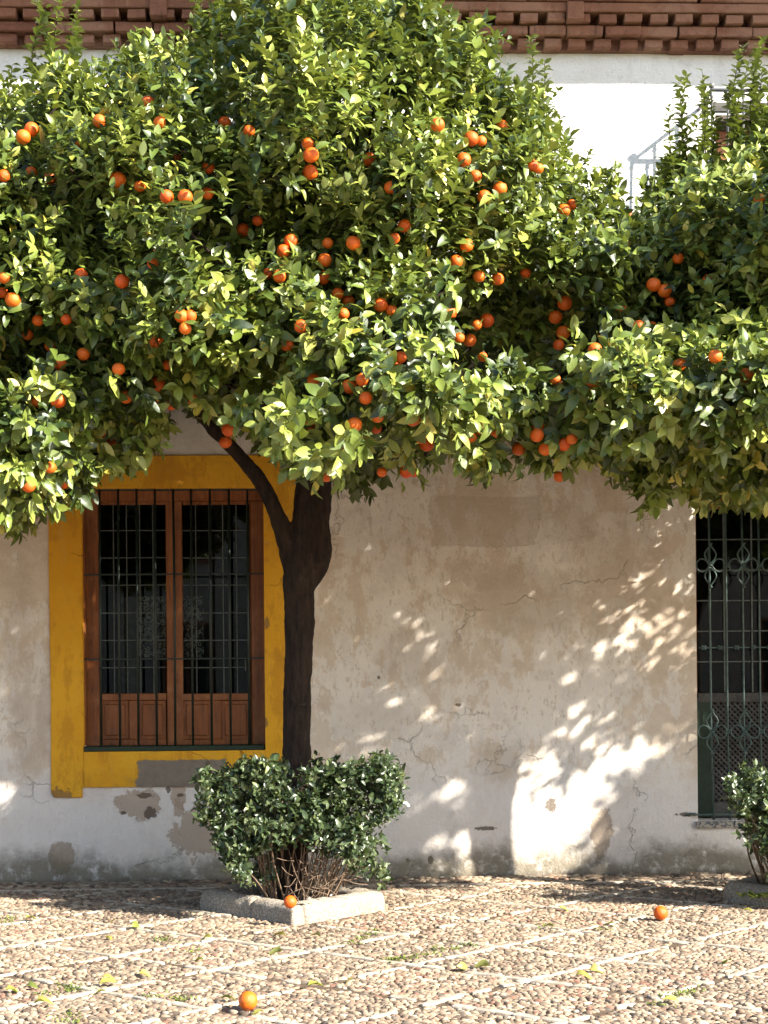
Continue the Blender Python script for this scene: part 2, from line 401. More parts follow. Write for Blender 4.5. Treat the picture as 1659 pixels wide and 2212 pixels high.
# ================================================================== SETTING: ground
def grid_sheet(name, x0, x1, y0, y1, z, mat, parent=None):
    bm = bmesh.new(); vs = [bm.verts.new(c) for c in [(x0,y0,z),(x1,y0,z),(x1,y1,z),(x0,y1,z)]]; bm.faces.new(vs)
    return put(name, bm_mesh(name, bm), parent, mat)
tag(grid_sheet('ground', -120, 120, -120, 120, -.05, M['mortar']), kind='structure')
pav = grid_sheet('pavement', -12, 12, -12, WALL + .02, 0.0, M['mortar']); tag(pav, kind='structure')

# planters, as camera-measured squares standing on a corner
def planter_corners(dx):
    L, Fr, R_ = G(427, 1964), G(632, 2001), G(840, 1966); B = L + R_ - Fr
    return [p + Vector((dx, 0, 0)) for p in (L, Fr, R_, B)]
PITCH = 3.32
PL = [planter_corners(0), planter_corners(PITCH)]
PC = [sum(p, Vector()) / 4 for p in PL]

# line pattern
OA, OB = Vector((.95, -.12)), Vector((.16, 8.42))
angA, angB = math.radians(-38), math.radians(43); SP = .66
dA = Vector((math.cos(angA), math.sin(angA))); dB = Vector((math.cos(angB), math.sin(angB)))
nA = Vector((-dA.y, dA.x)); nB = Vector((-dB.y, dB.x))
pA = G(468, 2100); pB = G(888, 2017)
cA = nA.x*pA.x + nA.y*pA.y; cB = nB.x*pB.x + nB.y*pB.y
STRIP_Y = WALL - .42
def inside_planter(x, y, grow=.0):
    for P in PL + [planter_corners(-PITCH)]:
        ok = True
        for i in range(4):
            a, b = P[i], P[(i+1) % 4]; nx, ny = (b.y-a.y), -(b.x-a.x); l = math.hypot(nx, ny)
            if ((x-a.x)*nx + (y-a.y)*ny) / l > grow: ok = False; break
        if ok: return True
    return False
# white slips along the lines
slips = []
for dd, nn, c0 in ((dA, nA, cA), (dB, nB, cB)):
    for k in range(-14, 15):
        c = c0 + k*SP; t = -14.
        while t < 14:
            L = rnd.uniform(.06, .20); p = nn*(c + .016*mnoise.noise(Vector((t*1.7, k*3.1, 0.))) + rnd.uniform(-.008, .008)) + dd*(t + L/2)
            if -4.4 < p.x < 4.6 and 5.4 < p.y < STRIP_Y - .03 and not inside_planter(p.x, p.y, .04):
                if rnd.random() < .76: slips.append((p.x, p.y, L, rnd.uniform(.018, .050), math.atan2(dd.y, dd.x) + rnd.uniform(-.10, .10)))
            t += L + rnd.uniform(.004, .02)
t = -4.4
while t < 4.6:
    L = rnd.uniform(.12, .35); slips.append((t + L/2, STRIP_Y + rnd.uniform(-.01, .01), L, rnd.uniform(.03, .05), rnd.uniform(-.03, .03))); t += L + .01
def slip_mesh(seed):
    r = random.Random(seed); bm = bmesh.new(); V = []
    nseg = 5; top = []; bot = []
    ring = [(-.5, -.5), (-.2, -.56), (.15, -.48), (.5, -.42), (.53, .1), (.48, .5), (.1, .52), (-.25, .46), (-.5, .5), (-.54, 0)]
    ring = [(x + r.uniform(-.03, .03), y + r.uniform(-.12, .12)) for x, y in ring]
    for z, s in ((-.5, 1.02), (.7, .97), (1., .84)):
        V.append([bm.verts.new((x*s, y*s, z + (r.uniform(-.15, .15) if z > 0 else 0))) for x, y in ring])
    for a, b in ((0, 1), (1, 2)):
        for i in range(10):
            j = (i+1) % 10; bm.faces.new([V[a][i], V[a][j], V[b][j], V[b][i]])
    c = bm.verts.new((0, 0, 1.05))
    for i in range(10): bm.faces.new([V[2][i], V[2][(i+1) % 10], c])
    me = bm_mesh('paving_strip', bm, True); me.materials.append(M['marble']); return me
SM = [slip_mesh(i) for i in range(8)]
slips.sort(key=lambda s: (0 if abs(s[0]) < s[1]*.27 + .1 else 1, s[1]))
def mesh_arrays(me):
    me.calc_loop_triangles(); V = np.empty(len(me.vertices)*3); me.vertices.foreach_get('co', V)
    T = np.empty(len(me.loop_triangles)*3, dtype=np.int32); me.loop_triangles.foreach_get('vertices', T)
    return V.reshape(-1, 3), T.reshape(-1, 3)
rest = []
for i, (x, y, L, w, a) in enumerate(slips):
    me = SM[i % 8]; mt = Matrix.Translation((x, y, .005)) @ Matrix.Rotation(a, 4, 'Z') @ Matrix.Diagonal((L, w, .0075, 1))
    if i < 290:
        o = bpy.data.objects.new('paving_strip', me); link(o, pav); o.matrix_local = mt
    else: rest.append((me, mt))
if rest:
    Vs, Ts, off = [], [], 0; cache = {m.name: mesh_arrays(m) for m in SM}
    for me, mt in rest:
        v, t = cache[me.name]; m = np.array(mt); Vs.append(v @ m[:3, :3].T + m[:3, 3]); Ts.append(t + off); off += len(v)
    tag(put('paving_strips', np_mesh('paving_strips', np.vstack(Vs), np.vstack(Ts)), pav, M['marble']), kind='stuff')

# pebbles: domed, oval, packed in rows that turn from diamond to diamond
def pebble_template(seed, n=8):
    r = random.Random(seed); V = []
    for z, s in ((-.6, 1.0), (.35, .93), (.82, .62)):
        for k in range(n):
            g = 2*math.pi*k/n; j = 1 + r.uniform(-.10, .10); V.append((math.cos(g)*s*j*.5, math.sin(g)*s*j*.5, z + (r.uniform(-.12, .12) if z > 0 else 0)))
    V.append((r.uniform(-.08, .08), r.uniform(-.08, .08), 1.0)); T = []
    for a in (0, 1):
        for k in range(n):
            q = (a*n+k, a*n+(k+1) % n, (a+1)*n+(k+1) % n, (a+1)*n+k); T += [(q[0], q[1], q[2]), (q[0], q[2], q[3])]
    for k in range(n): T.append((2*n+k, 2*n+(k+1) % n, 3*n))
    return np.array(V), np.array(T, dtype=np.int32)
PT = [pebble_template(i) for i in range(6)]
sx, sy = .038, .0225
px, py = np.meshgrid(np.arange(-3.9, 4.1, sx), np.arange(5.45, WALL - .01, sy))
px = px + (np.arange(px.shape[0]) % 2)[:, None]*sx/2
px = (px + rng.normal(0, .006, px.shape)).ravel(); py = (py + rng.normal(0, .0045, py.shape)).ravel()
keep = np.abs(px) < py*.27 + .75
px, py = px[keep], py[keep]
fa = ((px*nA.x + py*nA.y - cA)/SP); fb = ((px*nB.x + py*nB.y - cB)/SP)
ea = np.abs(fa - np.round(fa))*SP; eb = np.abs(fb - np.round(fb))*SP
big = py > STRIP_Y
keep = ((ea > .026) & (eb > .026) & (py < STRIP_Y - .03)) | (py > STRIP_Y + .03)
keep &= ~(big & (rng.random(len(px)) < .55))
keep &= np.array([not inside_planter(x, y, -.02) for x, y in zip(px, py)])
keep &= rng.random(len(px)) > .02
px, py, fa, fb, big = px[keep], py[keep], fa[keep], fb[keep], big[keep]
cell = (np.floor(fa)*37 + np.floor(fb)*101).astype(int)
ang = np.array([random.Random(int(c)).choice([-.25, .1, .3, -.1]) for c in cell]) + rng.normal(0, .30, len(px))
ang[big] = rng.normal(0, .4, big.sum())
N = len(px)
ln = rng.uniform(.026, .056, N); wd = rng.uniform(.014, .030, N); ln[big] *= 1.75; wd[big] *= 1.6
ht = rng.uniform(.005, .0145, N); ht[big] *= 1.25
cellr = np.array([random.Random(int(c)*7).uniform(-.12, .12) for c in cell])
tint = np.clip(rng.random(N) + cellr, 0, 1)
und = np.array([.006*mnoise.noise(Vector((x*1.3, y*1.3, 0))) for x, y in zip(px, py)])
order = np.argsort(py - 3*(np.abs(px) > py*.255)*-1)
infr = np.where((np.abs(px) < py*.255) & (py > 6.15))[0]
largest = infr[np.argsort(-(ln[infr]*wd[infr])/(py[infr]**2))][:290]
sel = np.zeros(N, bool); sel[largest] = True
cobble_meshes = []
for i in range(12):
    v, t = PT[i % 6]; me = np_mesh('cobble', v, t, True, np.full(len(v), i/11.)); me.materials.append(M['pebble']); cobble_meshes.append(me)
for i in np.where(sel)[0]:
    me = cobble_meshes[int(tint[i]*11.99)]; o = bpy.data.objects.new('cobble', me); link(o, pav)
    tilt = Matrix.Rotation(rnd.uniform(-.25, .25), 4, 'X') @ Matrix.Rotation(rnd.uniform(-.2, .2), 4, 'Y')
    o.matrix_local = Matrix.Translation((px[i], py[i], max(0, und[i]))) @ Matrix.Rotation(ang[i], 4, 'Z') @ tilt @ Matrix.Diagonal((ln[i], wd[i], ht[i], 1))
Vs, Ts, As, off = [], [], [], 0
idx = np.where(~sel)[0]; kinds = rng.integers(0, 6, len(idx))
for k in range(6):
    ii = idx[kinds == k]; v, t = PT[k]; n = len(ii)
    P = v[None] * np.stack([ln[ii], wd[ii], ht[ii]], -1)[:, None, :]
    P[:, :, 2] += P[:, :, 0]*rng.normal(0, .12, n)[:, None] + P[:, :, 1]*rng.normal(0, .26, n)[:, None]
    c, s = np.cos(ang[ii])[:, None], np.sin(ang[ii])[:, None]
    x = P[:, :, 0]*c - P[:, :, 1]*s + px[ii][:, None]; y = P[:, :, 0]*s + P[:, :, 1]*c + py[ii][:, None]
    z = P[:, :, 2] + np.maximum(0, und[ii])[:, None]
    Vs.append(np.stack([x, y, z], -1).reshape(-1, 3)); Ts.append((t[None] + (np.arange(n)*len(v))[:, None, None]).reshape(-1, 3) + off); off += n*len(v)
    As.append(np.repeat(tint[ii], len(v)))
tag(put('cobbles', np_mesh('cobbles', np.vstack(Vs), np.vstack(Ts), True, np.concatenate(As)), pav, M['pebble']), kind='stuff')

# ================================================================== BUILDING
bld = empty('building', (0, WALL, 0))
tag(bld, 'old whitewashed building with ochre window surround, iron grilles and red brick cornice', 'building')
WX0, WX1, WTOP = -7.0, 8.0, 6.6
ZS = lambda v, u=829: W(u, v, WALL).z
XS = lambda u, v=1300: W(u, v, WALL).x
# openings: x0, x1, z0, z1
op_win = (XS(180), XS(571), ZS(1622, 375), ZS(1056, 375))
op_door = (XS(1505, 1450), XS(1505, 1450) + 1.36, ZS(1772, 1580), ZS(1066, 1600))
op_up = (XS(1546, 400), XS(1546, 400) + 1.0, ZS(720, 1600), ZS(243, 1600))
op_up2 = (XS(150, 400), XS(150, 400) + 1.0, ZS(700, 250), ZS(240, 250))
OPS = [op_win, op_door, op_up, op_up2]
def wall_mesh():
    step = .055
    xs = set(np.round(np.arange(WX0, WX1 + .001, step), 4)); zs = set(np.round(np.arange(-.02, WTOP, step), 4))
    for o in OPS: 
        xs = {x for x in xs if abs(x-o[0]) > .02 and abs(x-o[1]) > .02} | {o[0], o[1]}
        zs = {z for z in zs if abs(z-o[2]) > .02 and abs(z-o[3]) > .02} | {o[2], o[3]}
    xs, zs = sorted(xs), sorted(zs); bm = bmesh.new(); vv = {}
    def disp(x, z):
        e = min(min(max(o[0]-x, x-o[1], o[2]-z, z-o[3]) for o in OPS), .2); e = max(e, 0)/.2
        a = mnoise.noise(Vector((x*1.1, 0, z*1.1)))*.012 + mnoise.noise(Vector((x*4, 3, z*4)))*.004
        lowb = max(0, 1 - z/.8)
        a += lowb*(mnoise.noise(Vector((x*2.3, 9, z*2.6)))*.022 + .010*lowb)
        if z < .1: a += .008
        return a*e
    for i, x in enumerate(xs):
        for j, z in enumerate(zs): vv[i, j] = bm.verts.new((x, WALL - disp(x, z), z))
    for i in range(len(xs)-1):
        for j in range(len(zs)-1):
            cx, cz = (xs[i]+xs[i+1])/2, (zs[j]+zs[j+1])/2
            if any(o[0] < cx < o[1] and o[2] < cz < o[3] for o in OPS): continue
            bm.faces.new([vv[i, j], vv[i+1, j], vv[i+1, j+1], vv[i, j+1]])
    for v in list(bm.verts):
        if not v.link_faces: bm.verts.remove(v)
    # reveals
    for (a, b, c, d) in OPS:
        y0, y1 = WALL, WALL + .34
        for q in ([(a,y0,c),(a,y0,d),(a,y1,d),(a,y1,c)], [(b,y0,d),(b,y0,c),(b,y1,c),(b,y1,d)], [(a,y0,d),(b,y0,d),(b,y1,d),(a,y1,d)], [(b,y0,c),(a,y0,c),(a,y1,c),(b,y1,c)]):
            bm.faces.new([bm.verts.new(p) for p in q])
    return bm_mesh('wall', bm, True)
put('wall', wall_mesh(), bld, M['plaster'])
# the rest of the shell so that light does not leak in from behind
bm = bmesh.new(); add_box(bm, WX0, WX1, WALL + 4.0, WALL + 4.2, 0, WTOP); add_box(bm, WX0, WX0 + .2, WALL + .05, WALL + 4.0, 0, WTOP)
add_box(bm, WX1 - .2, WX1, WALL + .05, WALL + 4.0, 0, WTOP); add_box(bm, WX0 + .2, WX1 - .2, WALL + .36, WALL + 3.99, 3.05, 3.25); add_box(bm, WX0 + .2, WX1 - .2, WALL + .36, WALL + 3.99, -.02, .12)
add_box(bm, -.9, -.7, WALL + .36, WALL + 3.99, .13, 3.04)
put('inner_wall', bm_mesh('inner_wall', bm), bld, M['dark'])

# ---- the house across the square, seen only as a dim reflection in the panes
opp = empty('opposite_house', (0, -14, 0)); tag(opp, 'house on the far side of the square, behind the photographer', 'building')
M['oppwall'] = mat_simple('shaded_plaster', (.30, .26, .22), (.42, .37, .31), 2., .9)
box('wall', -14, 12, -14.6, -14, 0, 7.2, M['oppwall'], opp, 0)
for i in range(9):
    for z in (.9, 4.2):
        x = -12.6 + i*2.9; w = box('window', x, x + 1.2, -13.998, -13.95, z, z + 1.9, M['wood'], opp, .01)
        for m in (0, 1): box('pane', x + .08 + m*.55, x + .57 + m*.55, -13.949, -13.94, z + .08, z + 1.82, M['dark'], w, 0)
# ---- cornice of corbelled bricks
corn = box('cornice', WX0, WX1, WALL - .05, WALL + .3, ZS(114) + .004, WTOP - .01, M['brick'], bld, 0)
def brick_mesh(seed, sx, sy, sz):
    r = random.Random(seed); bm = bmesh.new(); add_box(bm, 0, sx, 0, sy, 0, sz, .005)
    for v in bm.verts: v.co += Vector((r.uniform(-.003, .003), r.uniform(-.003, .003), r.uniform(-.003, .003)))
    me = bm_mesh('brick', bm); me.materials.append(M['brick']); return me
DB = [brick_mesh(i, .128, .16, .062) for i in range(5)]
CB = [brick_mesh(20+i, .262, .16, .066) for i in range(5)]
FB = [brick_mesh(40+i, .30, .20, .034) for i in range(5)]
zb = [ZS(114), ZS(93), ZS(72.5), ZS(52)]
def row(meshes, pitch, z, yf, x0=-3.6, x1=4.2, jz=.004):
    x = x0; i = 0
    while x < x1:
        o = bpy.data.objects.new('brick', meshes[rnd.randrange(5)]); link(o, corn); o.matrix_parent_inverse = pinv(corn)
        o.location = (x + rnd.uniform(-.006, .006), yf + rnd.uniform(-.006, .006), z + rnd.uniform(-jz, jz)); o.rotation_euler = (0, rnd.uniform(-.008, .008), rnd.uniform(-.01, .01))
        x += pitch + rnd.uniform(-.006, .006); i += 1
row(DB, .186, zb[0] + .004, WALL - .115)
row(CB, .268, zb[1] + .001, WALL - .165, jz=.001)
row(DB, .186, zb[2] + .004, WALL - .215, x0=-3.58)
put('cornice_band', box('t', WX0, WX1, WALL - .235, WALL - .05, zb[3] + .0, zb[3] + .066, M['brick'], None, .006).data, corn)
bpy.data.objects.remove(bpy.data.objects['t'])
for k in range(3): row(FB, .306, zb[3] + .069 + k*.037, WALL - .25 - .022*k, x0=-3.7 + .1*k, jz=.0008)
box('cornice_band', WX0, WX1, WALL - .30, WALL - .05, zb[3] + .182, WTOP - .02, M['brick'], corn, .006)
# painted pilaster-like returns seen on the fascia
for u in (350, 1230, 1850):
    x = XS(u, 20); box('cornice_block', x - .06, x + .06, WALL - .262, WALL - .05, zb[2] + .002, zb[3] + .064, M['brick'], corn, .006)
# roof edge
EAVE_P, EAVE_Z = .765, ZS(114) + .60
bm = bmesh.new()
vs = [bm.verts.new(p) for p in [(WX0, WALL - EAVE_P, EAVE_Z), (WX1, WALL - EAVE_P, EAVE_Z), (WX1, WALL + 4.3, EAVE_Z + 1.5), (WX0, WALL + 4.3, EAVE_Z + 1.5),
                                (WX0, WALL - EAVE_P, EAVE_Z + .07), (WX1, WALL - EAVE_P, EAVE_Z + .07), (WX1, WALL + 4.3, EAVE_Z + 1.57), (WX0, WALL + 4.3, EAVE_Z + 1.57)]]
for f in [(3,2,1,0),(4,5,6,7),(0,1,5,4),(1,2,6,5),(2,3,7,6),(3,0,4,7)]: bm.faces.new([vs[i] for i in f])
roof = put('roof', bm_mesh('roof', bm), bld, M['tile'])
lst = []
for k in range(60):
    x = WX0 + .12 + k*.25; lst.append(([(x, WALL - EAVE_P - .03, EAVE_Z + .09), (x, WALL + 4.3, EAVE_Z + 1.60)], .07))
put('roof_tiles', tubes_mesh('roof_tiles', lst, 8), roof, M['tile'])

# ---- ochre surround
def slab(name, poly, y0, y1, mat, parent, bev=.006):
    bm = bmesh.new(); f = bm.faces.new([bm.verts.new((x, y0, z)) for x, z in poly]); bmesh.ops.recalc_face_normals(bm, faces=[f])
    r = bmesh.ops.extrude_face_region(bm, geom=[f])
    for v in [g for g in r['geom'] if isinstance(g, bmesh.types.BMVert)]: v.co.y = y1
    bmesh.ops.recalc_face_normals(bm, faces=bm.faces)
    es = [e for e in bm.edges if all(abs(v.co.y - y0) < 1e-5 for v in e.verts) ]
    bmesh.ops.bevel(bm, geom=es, offset=bev, segments=2, affect='EDGES')
    return put(name, bm_mesh(name, bm), parent, mat)
a, b, c, d = op_win; XL = XS(108); XR = b + (a - XL)*.98; ZT = ZS(985, 375); ZB = ZS(1698, 375); ZF = ZS(1723, 140); XF = XS(178, 1700)
jj = lambda: rnd.uniform(-.003, .003)
SUR = WALL - .028
slab('window_surround', [(XL, ZF), (XF, ZF - .002), (XF + .002, ZB), (XR, ZB - .004), (XR + .003, 2.0), (XR, ZT), (-1.5, ZT + .003), (XL, ZT), (XL - .004, 2.4), (XL + .002, 1.5)] , SUR, WALL + .01, M['yellow'], bld) if False else None
# built of four bands butted together so the opening stays open
slab('window_surround', [(XL + .02, ZF + .004), (XF, ZF), (XF + .002, ZB), (a, ZB + .002), (a + .001, c), (a, d), (a, ZT), (XL, ZT), (XL - .003, 2.3), (XL + .003, 1.3), (XL, ZF + .04)], SUR, WALL + .012, M['yellow'], bld)
slab('window_surround', [(a, d), (b, d), (b, ZT), (a, ZT)], SUR, WALL + .012, M['yellow'], bld, .001)
slab('window_surround', [(b, ZB), (XR, ZB - .003), (XR + .003, 1.4), (XR - .002, 2.3), (XR, ZT), (b, ZT)], SUR, WALL + .012, M['yellow'], bld, .001)
slab('window_surround', [(a, ZB), (b, ZB - .003), (b, c), (a, c)], SUR, WALL + .012, M['yellow'], bld, .001)

# ---- wooden casement window
FY = WALL + .11
def pb(name, u0, u1, v0, v1, y0, y1, mat, parent, bev=.004): return pxbox(name, u0, u1, v0, v1, y0, y1, mat, parent, bev)
win = pb('window', 181, 571, 1058, 1082, FY, FY + .09, M['wood'], bld)      # head of the frame carries its parts
pb('frame', 181, 213, 1082, 1612, FY, FY + .09, M['wood'], win)
pb('frame', 543, 571, 1082, 1612, FY, FY + .09, M['wood'], win)
pb('sill', 181, 570, 1611, 1622, WALL - .034, FY + .05, M['greenpaint'], win, .004)
SY = FY + .025
pb('frame_lining', 180.6, 183.5, 1058, 1610, WALL + .004, FY - .001, M['wood'], win, 0)
pb('frame_lining', 568.5, 570.8, 1058, 1610, WALL + .004, FY - .001, M['wood'], win, 0)
for (l, r) in ((213.5, 377.5), (378.5, 542.5)):
    gl, gr = (l + 4, r - 18) if l < 300 else (l + 16, r - 2)
    pb('sash_stile', l, gl, 1082.5, 1611, SY, SY + .045, M['wood'], win)
    pb('sash_stile', gr, r, 1082.5, 1611, SY, SY + .045, M['wood'], win)
    pb('sash_rail', gl + .3, gr - .3, 1082.5, 1090, SY + .002, SY + .043, M['wood'], win)
    pb('sash_rail', gl + .3, gr - .3, 1498, 1513, SY + .002, SY + .043, M['wood'], win)
    pb('sash_rail', gl + .3, gr - .3, 1597, 1611, SY + .002, SY + .043, M['wood'], win)
    m = (gl + gr)/2
    pb('sash_rail', m - 10, m + 10, 1513.3, 1596.7, SY + .003, SY + .042, M['wood'], win)
    for (p, q) in ((gl, m - 10), (m + 10, gr)):
        pb('panel', p + .3, q - .3, 1513.5, 1596.5, SY + .022, SY + .034, M['wood'], win, .002)
        pb('panel', p + 8, q - 8, 1521, 1589, SY + .010, SY + .0215, M['wood'], win, .006)
    # panes between the cames
    cols = [gl, gl + (gr-gl)*.2, gl + (gr-gl)*.4, gl + (gr-gl)*.6, gl + (gr-gl)*.8, gr]; rows = [1090, 1146, 1205, 1264, 1324, 1383, 1442, 1498]
    for k in range(5):
        for j in range(7): pb('pane', cols[k] + .3, cols[k+1] - .3, rows[j] + .3, rows[j+1] - .3, SY + .022, SY + .026, M['glass'], win, 0)
    for k in range(1, 5): pb('glazing_bar', cols[k] - 1.0, cols[k] + 1.0, 1090, 1498, SY + .014, SY + .0215, M['lead'], win, 0)
    for j in range(1, 7): pb('glazing_bar', gl, gr, rows[j] - 1.0, rows[j] + 1.0, SY + .017, SY + .0213, M['lead'], win, 0)
box('handle', XS(527, 1440) + .0, XS(527, 1440) + .012, SY - .03, SY, W(527, 1450, SY).z, W(527, 1425, SY).z, M['lead'], win, .003)
# lace curtains hung inside, wavy
def curtain(u0, u1, v0, v1, Y, mat, name='curtain', parent=None):
    bm = bmesh.new(); p0, p1 = W(u0, v1, Y), W(u1, v0, Y); n = 24; prev = None
    for i in range(n+1):
        x = p0.x + (p1.x-p0.x)*i/n; y = Y + .012*math.sin(i*1.5)
        cur = (bm.verts.new((x, y, p0.z)), bm.verts.new((x, y, p1.z)))
        if prev: bm.faces.new([prev[0], cur[0], cur[1], prev[1]])
        prev = cur
    return put(name, bm_mesh(name, bm, True), parent, mat)
curtain(300, 358, 1288, 1420, WALL + .26, M['lace'], 'curtain', win)
curtain(394, 440, 1288, 1420, WALL + .26, M['lace'], 'curtain', win)
pb('curtain_edge', 262, 300, 1290, 1498, WALL + .27, WALL + .275, M['panelgrey'], win, 0)
# ---- plain iron grille
grl = pb('grille', 181, 571, 1238.6, 1242, WALL - .008, WALL + .003, M['iron'], bld, .001)
pb('cross_bar', 181, 571, 1421.5, 1425, WALL - .008, WALL + .003, M['iron'], grl, .001)
pb('cross_bar', 181, 571, 1057, 1060, WALL - .008, WALL + .003, M['iron'], grl, .001)
for u in (218, 257.5, 297, 336.5, 376.5, 416, 456, 496, 536):
    x = W(u, 1330, WALL).x + rnd.uniform(-.003, .003); z0, z1 = W(u, 1612, WALL).z, W(u, 1057, WALL).z
    mid = x + rnd.uniform(-.004, .004)
    put('bar', tubes_mesh('bar', [([(x, WALL - .012, z0), (mid, WALL - .010, (z0+z1)/2), (x, WALL - .012, z1)], .0088)], 8), grl, M['iron'])

# ---- tall right-hand window with wrought-iron screen
a, b, c, d = op_door; DY = WALL + .16
door = box('tall_window', a, b, DY, DY + .07, d - .09, d, M['wood'], bld)
box('frame', a, a + .045, DY, DY + .07, c + .92, d - .092, M['wood'], door); box('frame', b - .06, b, DY, DY + .07, c, d - .092, M['wood'], door)
box('shutter', a + .002, a + .15, DY + .002, DY + .05, c + .01, c + .90, M['greenpaint'], door)
box('rail', a + .05, b - .062, DY, DY + .05, c + .86, c + .93, M['panelgrey'], door); box('rail', a + .152, b - .062, DY, DY + .05, c + .01, c + .12, M['panelgrey'], door)
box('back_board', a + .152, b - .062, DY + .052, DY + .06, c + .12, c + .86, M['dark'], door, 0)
gx0, gx1, gz0, gz1 = a + .046, b - .062, c + .935, d - .093; nc, nr = 6, 6
for i in range(nc):
    for j in range(nr):
        x0, x1 = gx0 + (gx1-gx0)*i/nc, gx0 + (gx1-gx0)*(i+1)/nc; z0, z1 = gz0 + (gz1-gz0)*j/nr, gz0 + (gz1-gz0)*(j+1)/nr
        box('pane', x0 + .001, x1 - .001, DY + .03, DY + .034, z0 + .001, z1 - .001, M['glass'], door, 0)
for i in range(1, nc): x = gx0 + (gx1-gx0)*i/nc; box('glazing_bar', x - .005, x + .005, DY + .015, DY + .029, gz0, gz1, M['lead'], door, 0)
for j in range(1, nr): z = gz0 + (gz1-gz0)*j/nr; box('glazing_bar', gx0, gx1, DY + .018, DY + .0288, z - .004, z + .004, M['lead'], door, 0)
# diagonal lattice
lx0, lx1, lz0, lz1 = a + .155, b - .065, c + .122, c + .858
for sgn in (1, -1):
    k = -40
    for k in range(-40, 60):
        pts = []; step = .042; x0 = lx0 + k*step
        # line x = x0 + t, z = lz0 + t  (or mirrored)
        if sgn > 0: t0, t1 = max(0, lx0 - x0), min(lz1-lz0, lx1 - x0); p0, p1 = (x0+t0, lz0+t0), (x0+t1, lz0+t1)
        else: t0, t1 = max(0, lx0 - x0), min(lz1-lz0, lx1 - x0); p0, p1 = (x0+t0, lz1-t0), (x0+t1, lz1-t1)
        if t1 - t0 < .03: continue
        y = DY + .03 + (.006 if sgn > 0 else 0); w = .0075
        dx, dz = (w*.7, -w*.7*sgn)
        bm = bmesh.new(); q = [(p0[0]-dx, p0[1]-dz), (p0[0]+dx, p0[1]+dz), (p1[0]+dx, p1[1]+dz), (p1[0]-dx, p1[1]-dz)]
        lo = [bm.verts.new((u, y, v)) for u, v in q]; hi = [bm.verts.new((u, y+.005, v)) for u, v in q]
        bm.faces.new(lo); bm.faces.new(hi[::-1])
        for i in range(4): bm.faces.new([lo[i], hi[i], hi[(i+1) % 4], lo[(i+1) % 4]])
        bmesh.ops.recalc_face_normals(bm, faces=bm.faces)
        put('lattice_slat', bm_mesh('lattice_slat', bm), door, M['panelgrey'])
# tiled sill
sillw = .30; x = a - .02; i = 0
while x < b:
    box('sill_tile', x + .002, x + .138, WALL - .035, WALL + .2, c - .052, c - .003, M['glazed'], door, .003); x += .14
# screen
DG = WALL - .03
scr = box('iron_screen', a + .0, b, DG - .006, DG + .006, ZS(1760, 1580) , ZS(1756, 1580), M['verd'], bld, .001)
zc1, zc2, zr = ZS(1222, 1580), ZS(1580, 1580), ZS(1399, 1580)
for z in (zr, d - .02): box('cross_bar', a + .01, b, DG - .005, DG + .005, z - .005, z + .005, M['verd'], scr, .001)
put('anchor', tubes_mesh('anchor', [([(a - .09, WALL - .012, ZS(1759, 1580)), (a - .05, WALL - .02, ZS(1757, 1580)), (a, DG, ZS(1758, 1580))], .008)], 6), scr, M['verd'])
xb0 = W(1535, 1400, DG).x; px_b = W(1570.5, 1400, DG).x - xb0
def add_fleur(x, zc):
    lst = []
    for s in (1, -1):           # pointed ovals above and below
        for m in (1, -1):
            pts = [(x, DG - .014, zc + s*.012), (x + m*.030, DG - .016, zc + s*.045), (x + m*.042, DG - .016, zc + s*.078), (x + m*.030, DG - .016, zc + s*.108), (x + m*.006, DG - .014, zc + s*.140), (x + m*.004, DG - .014, zc + s*.160)]
            lst.append((spline(pts, 4), .0062))
    for m in (1, -1):           # C scrolls left and right
        pts = [(x + m*.012, DG - .018, zc + .004), (x + m*.035, DG - .020, zc + .036), (x + m*.068, DG - .020, zc + .048), (x + m*.098, DG - .020, zc + .028), (x + m*.104, DG - .020, zc - .004), (x + m*.092, DG - .020, zc - .034), (x + m*.062, DG - .020, zc - .046), (x + m*.034, DG - .020, zc - .034), (x + m*.012, DG - .018, zc - .006)]
        lst.append((spline(pts, 4), .0058))
    o = put('ornament', tubes_mesh('ornament', lst, 6), scr, M['verd'])
    # knots
    bm = bmesh.new()
    for (dz, r) in ((0, .015), (.158, .013), (-.158, .013)):
        mt = Matrix.Translation((x, DG - .014, zc + dz)) @ Matrix.Diagonal((1.3, .9, .7, 1)); bmesh.ops.create_icosphere(bm, subdivisions=2, radius=r, matrix=mt)
    put('knot', bm_mesh('knot', bm, True), scr, M['verd'])
def add_rosette(x, z, r=.012):
    bm = bmesh.new()
    for g in range(4):
        w = math.pi/4 + g*math.pi/2; bmesh.ops.create_icosphere(bm, subdivisions=1, radius=r*.9, matrix=Matrix.Translation((x + math.cos(w)*r, DG - .016, z + math.sin(w)*r)) @ Matrix.Diagonal((1, .6, 1, 1)))
    bmesh.ops.create_icosphere(bm, subdivisions=1, radius=r*.6, matrix=Matrix.Translation((x, DG - .024, z)))
    put('rosette', bm_mesh('rosette', bm, True), scr, M['verd'])
i = 0; x = xb0
while x < b - .04:
    put('bar', tubes_mesh('bar', [([(x + .012, DG, ZS(1770, 1580)), (x, DG, zc2), (x - .003, DG, zc1), (x - .006, DG, d - .01)], .0078)], 8), scr, M['verd'])
    if i % 2 == 0: add_fleur(x, zc1); add_fleur(x + .003, zc2)
    else: add_rosette(x, zc1, .013); add_rosette(x + .003, zc2, .013)
    add_rosette(x - px_b*.45, zr)
    i += 1; x += px_b

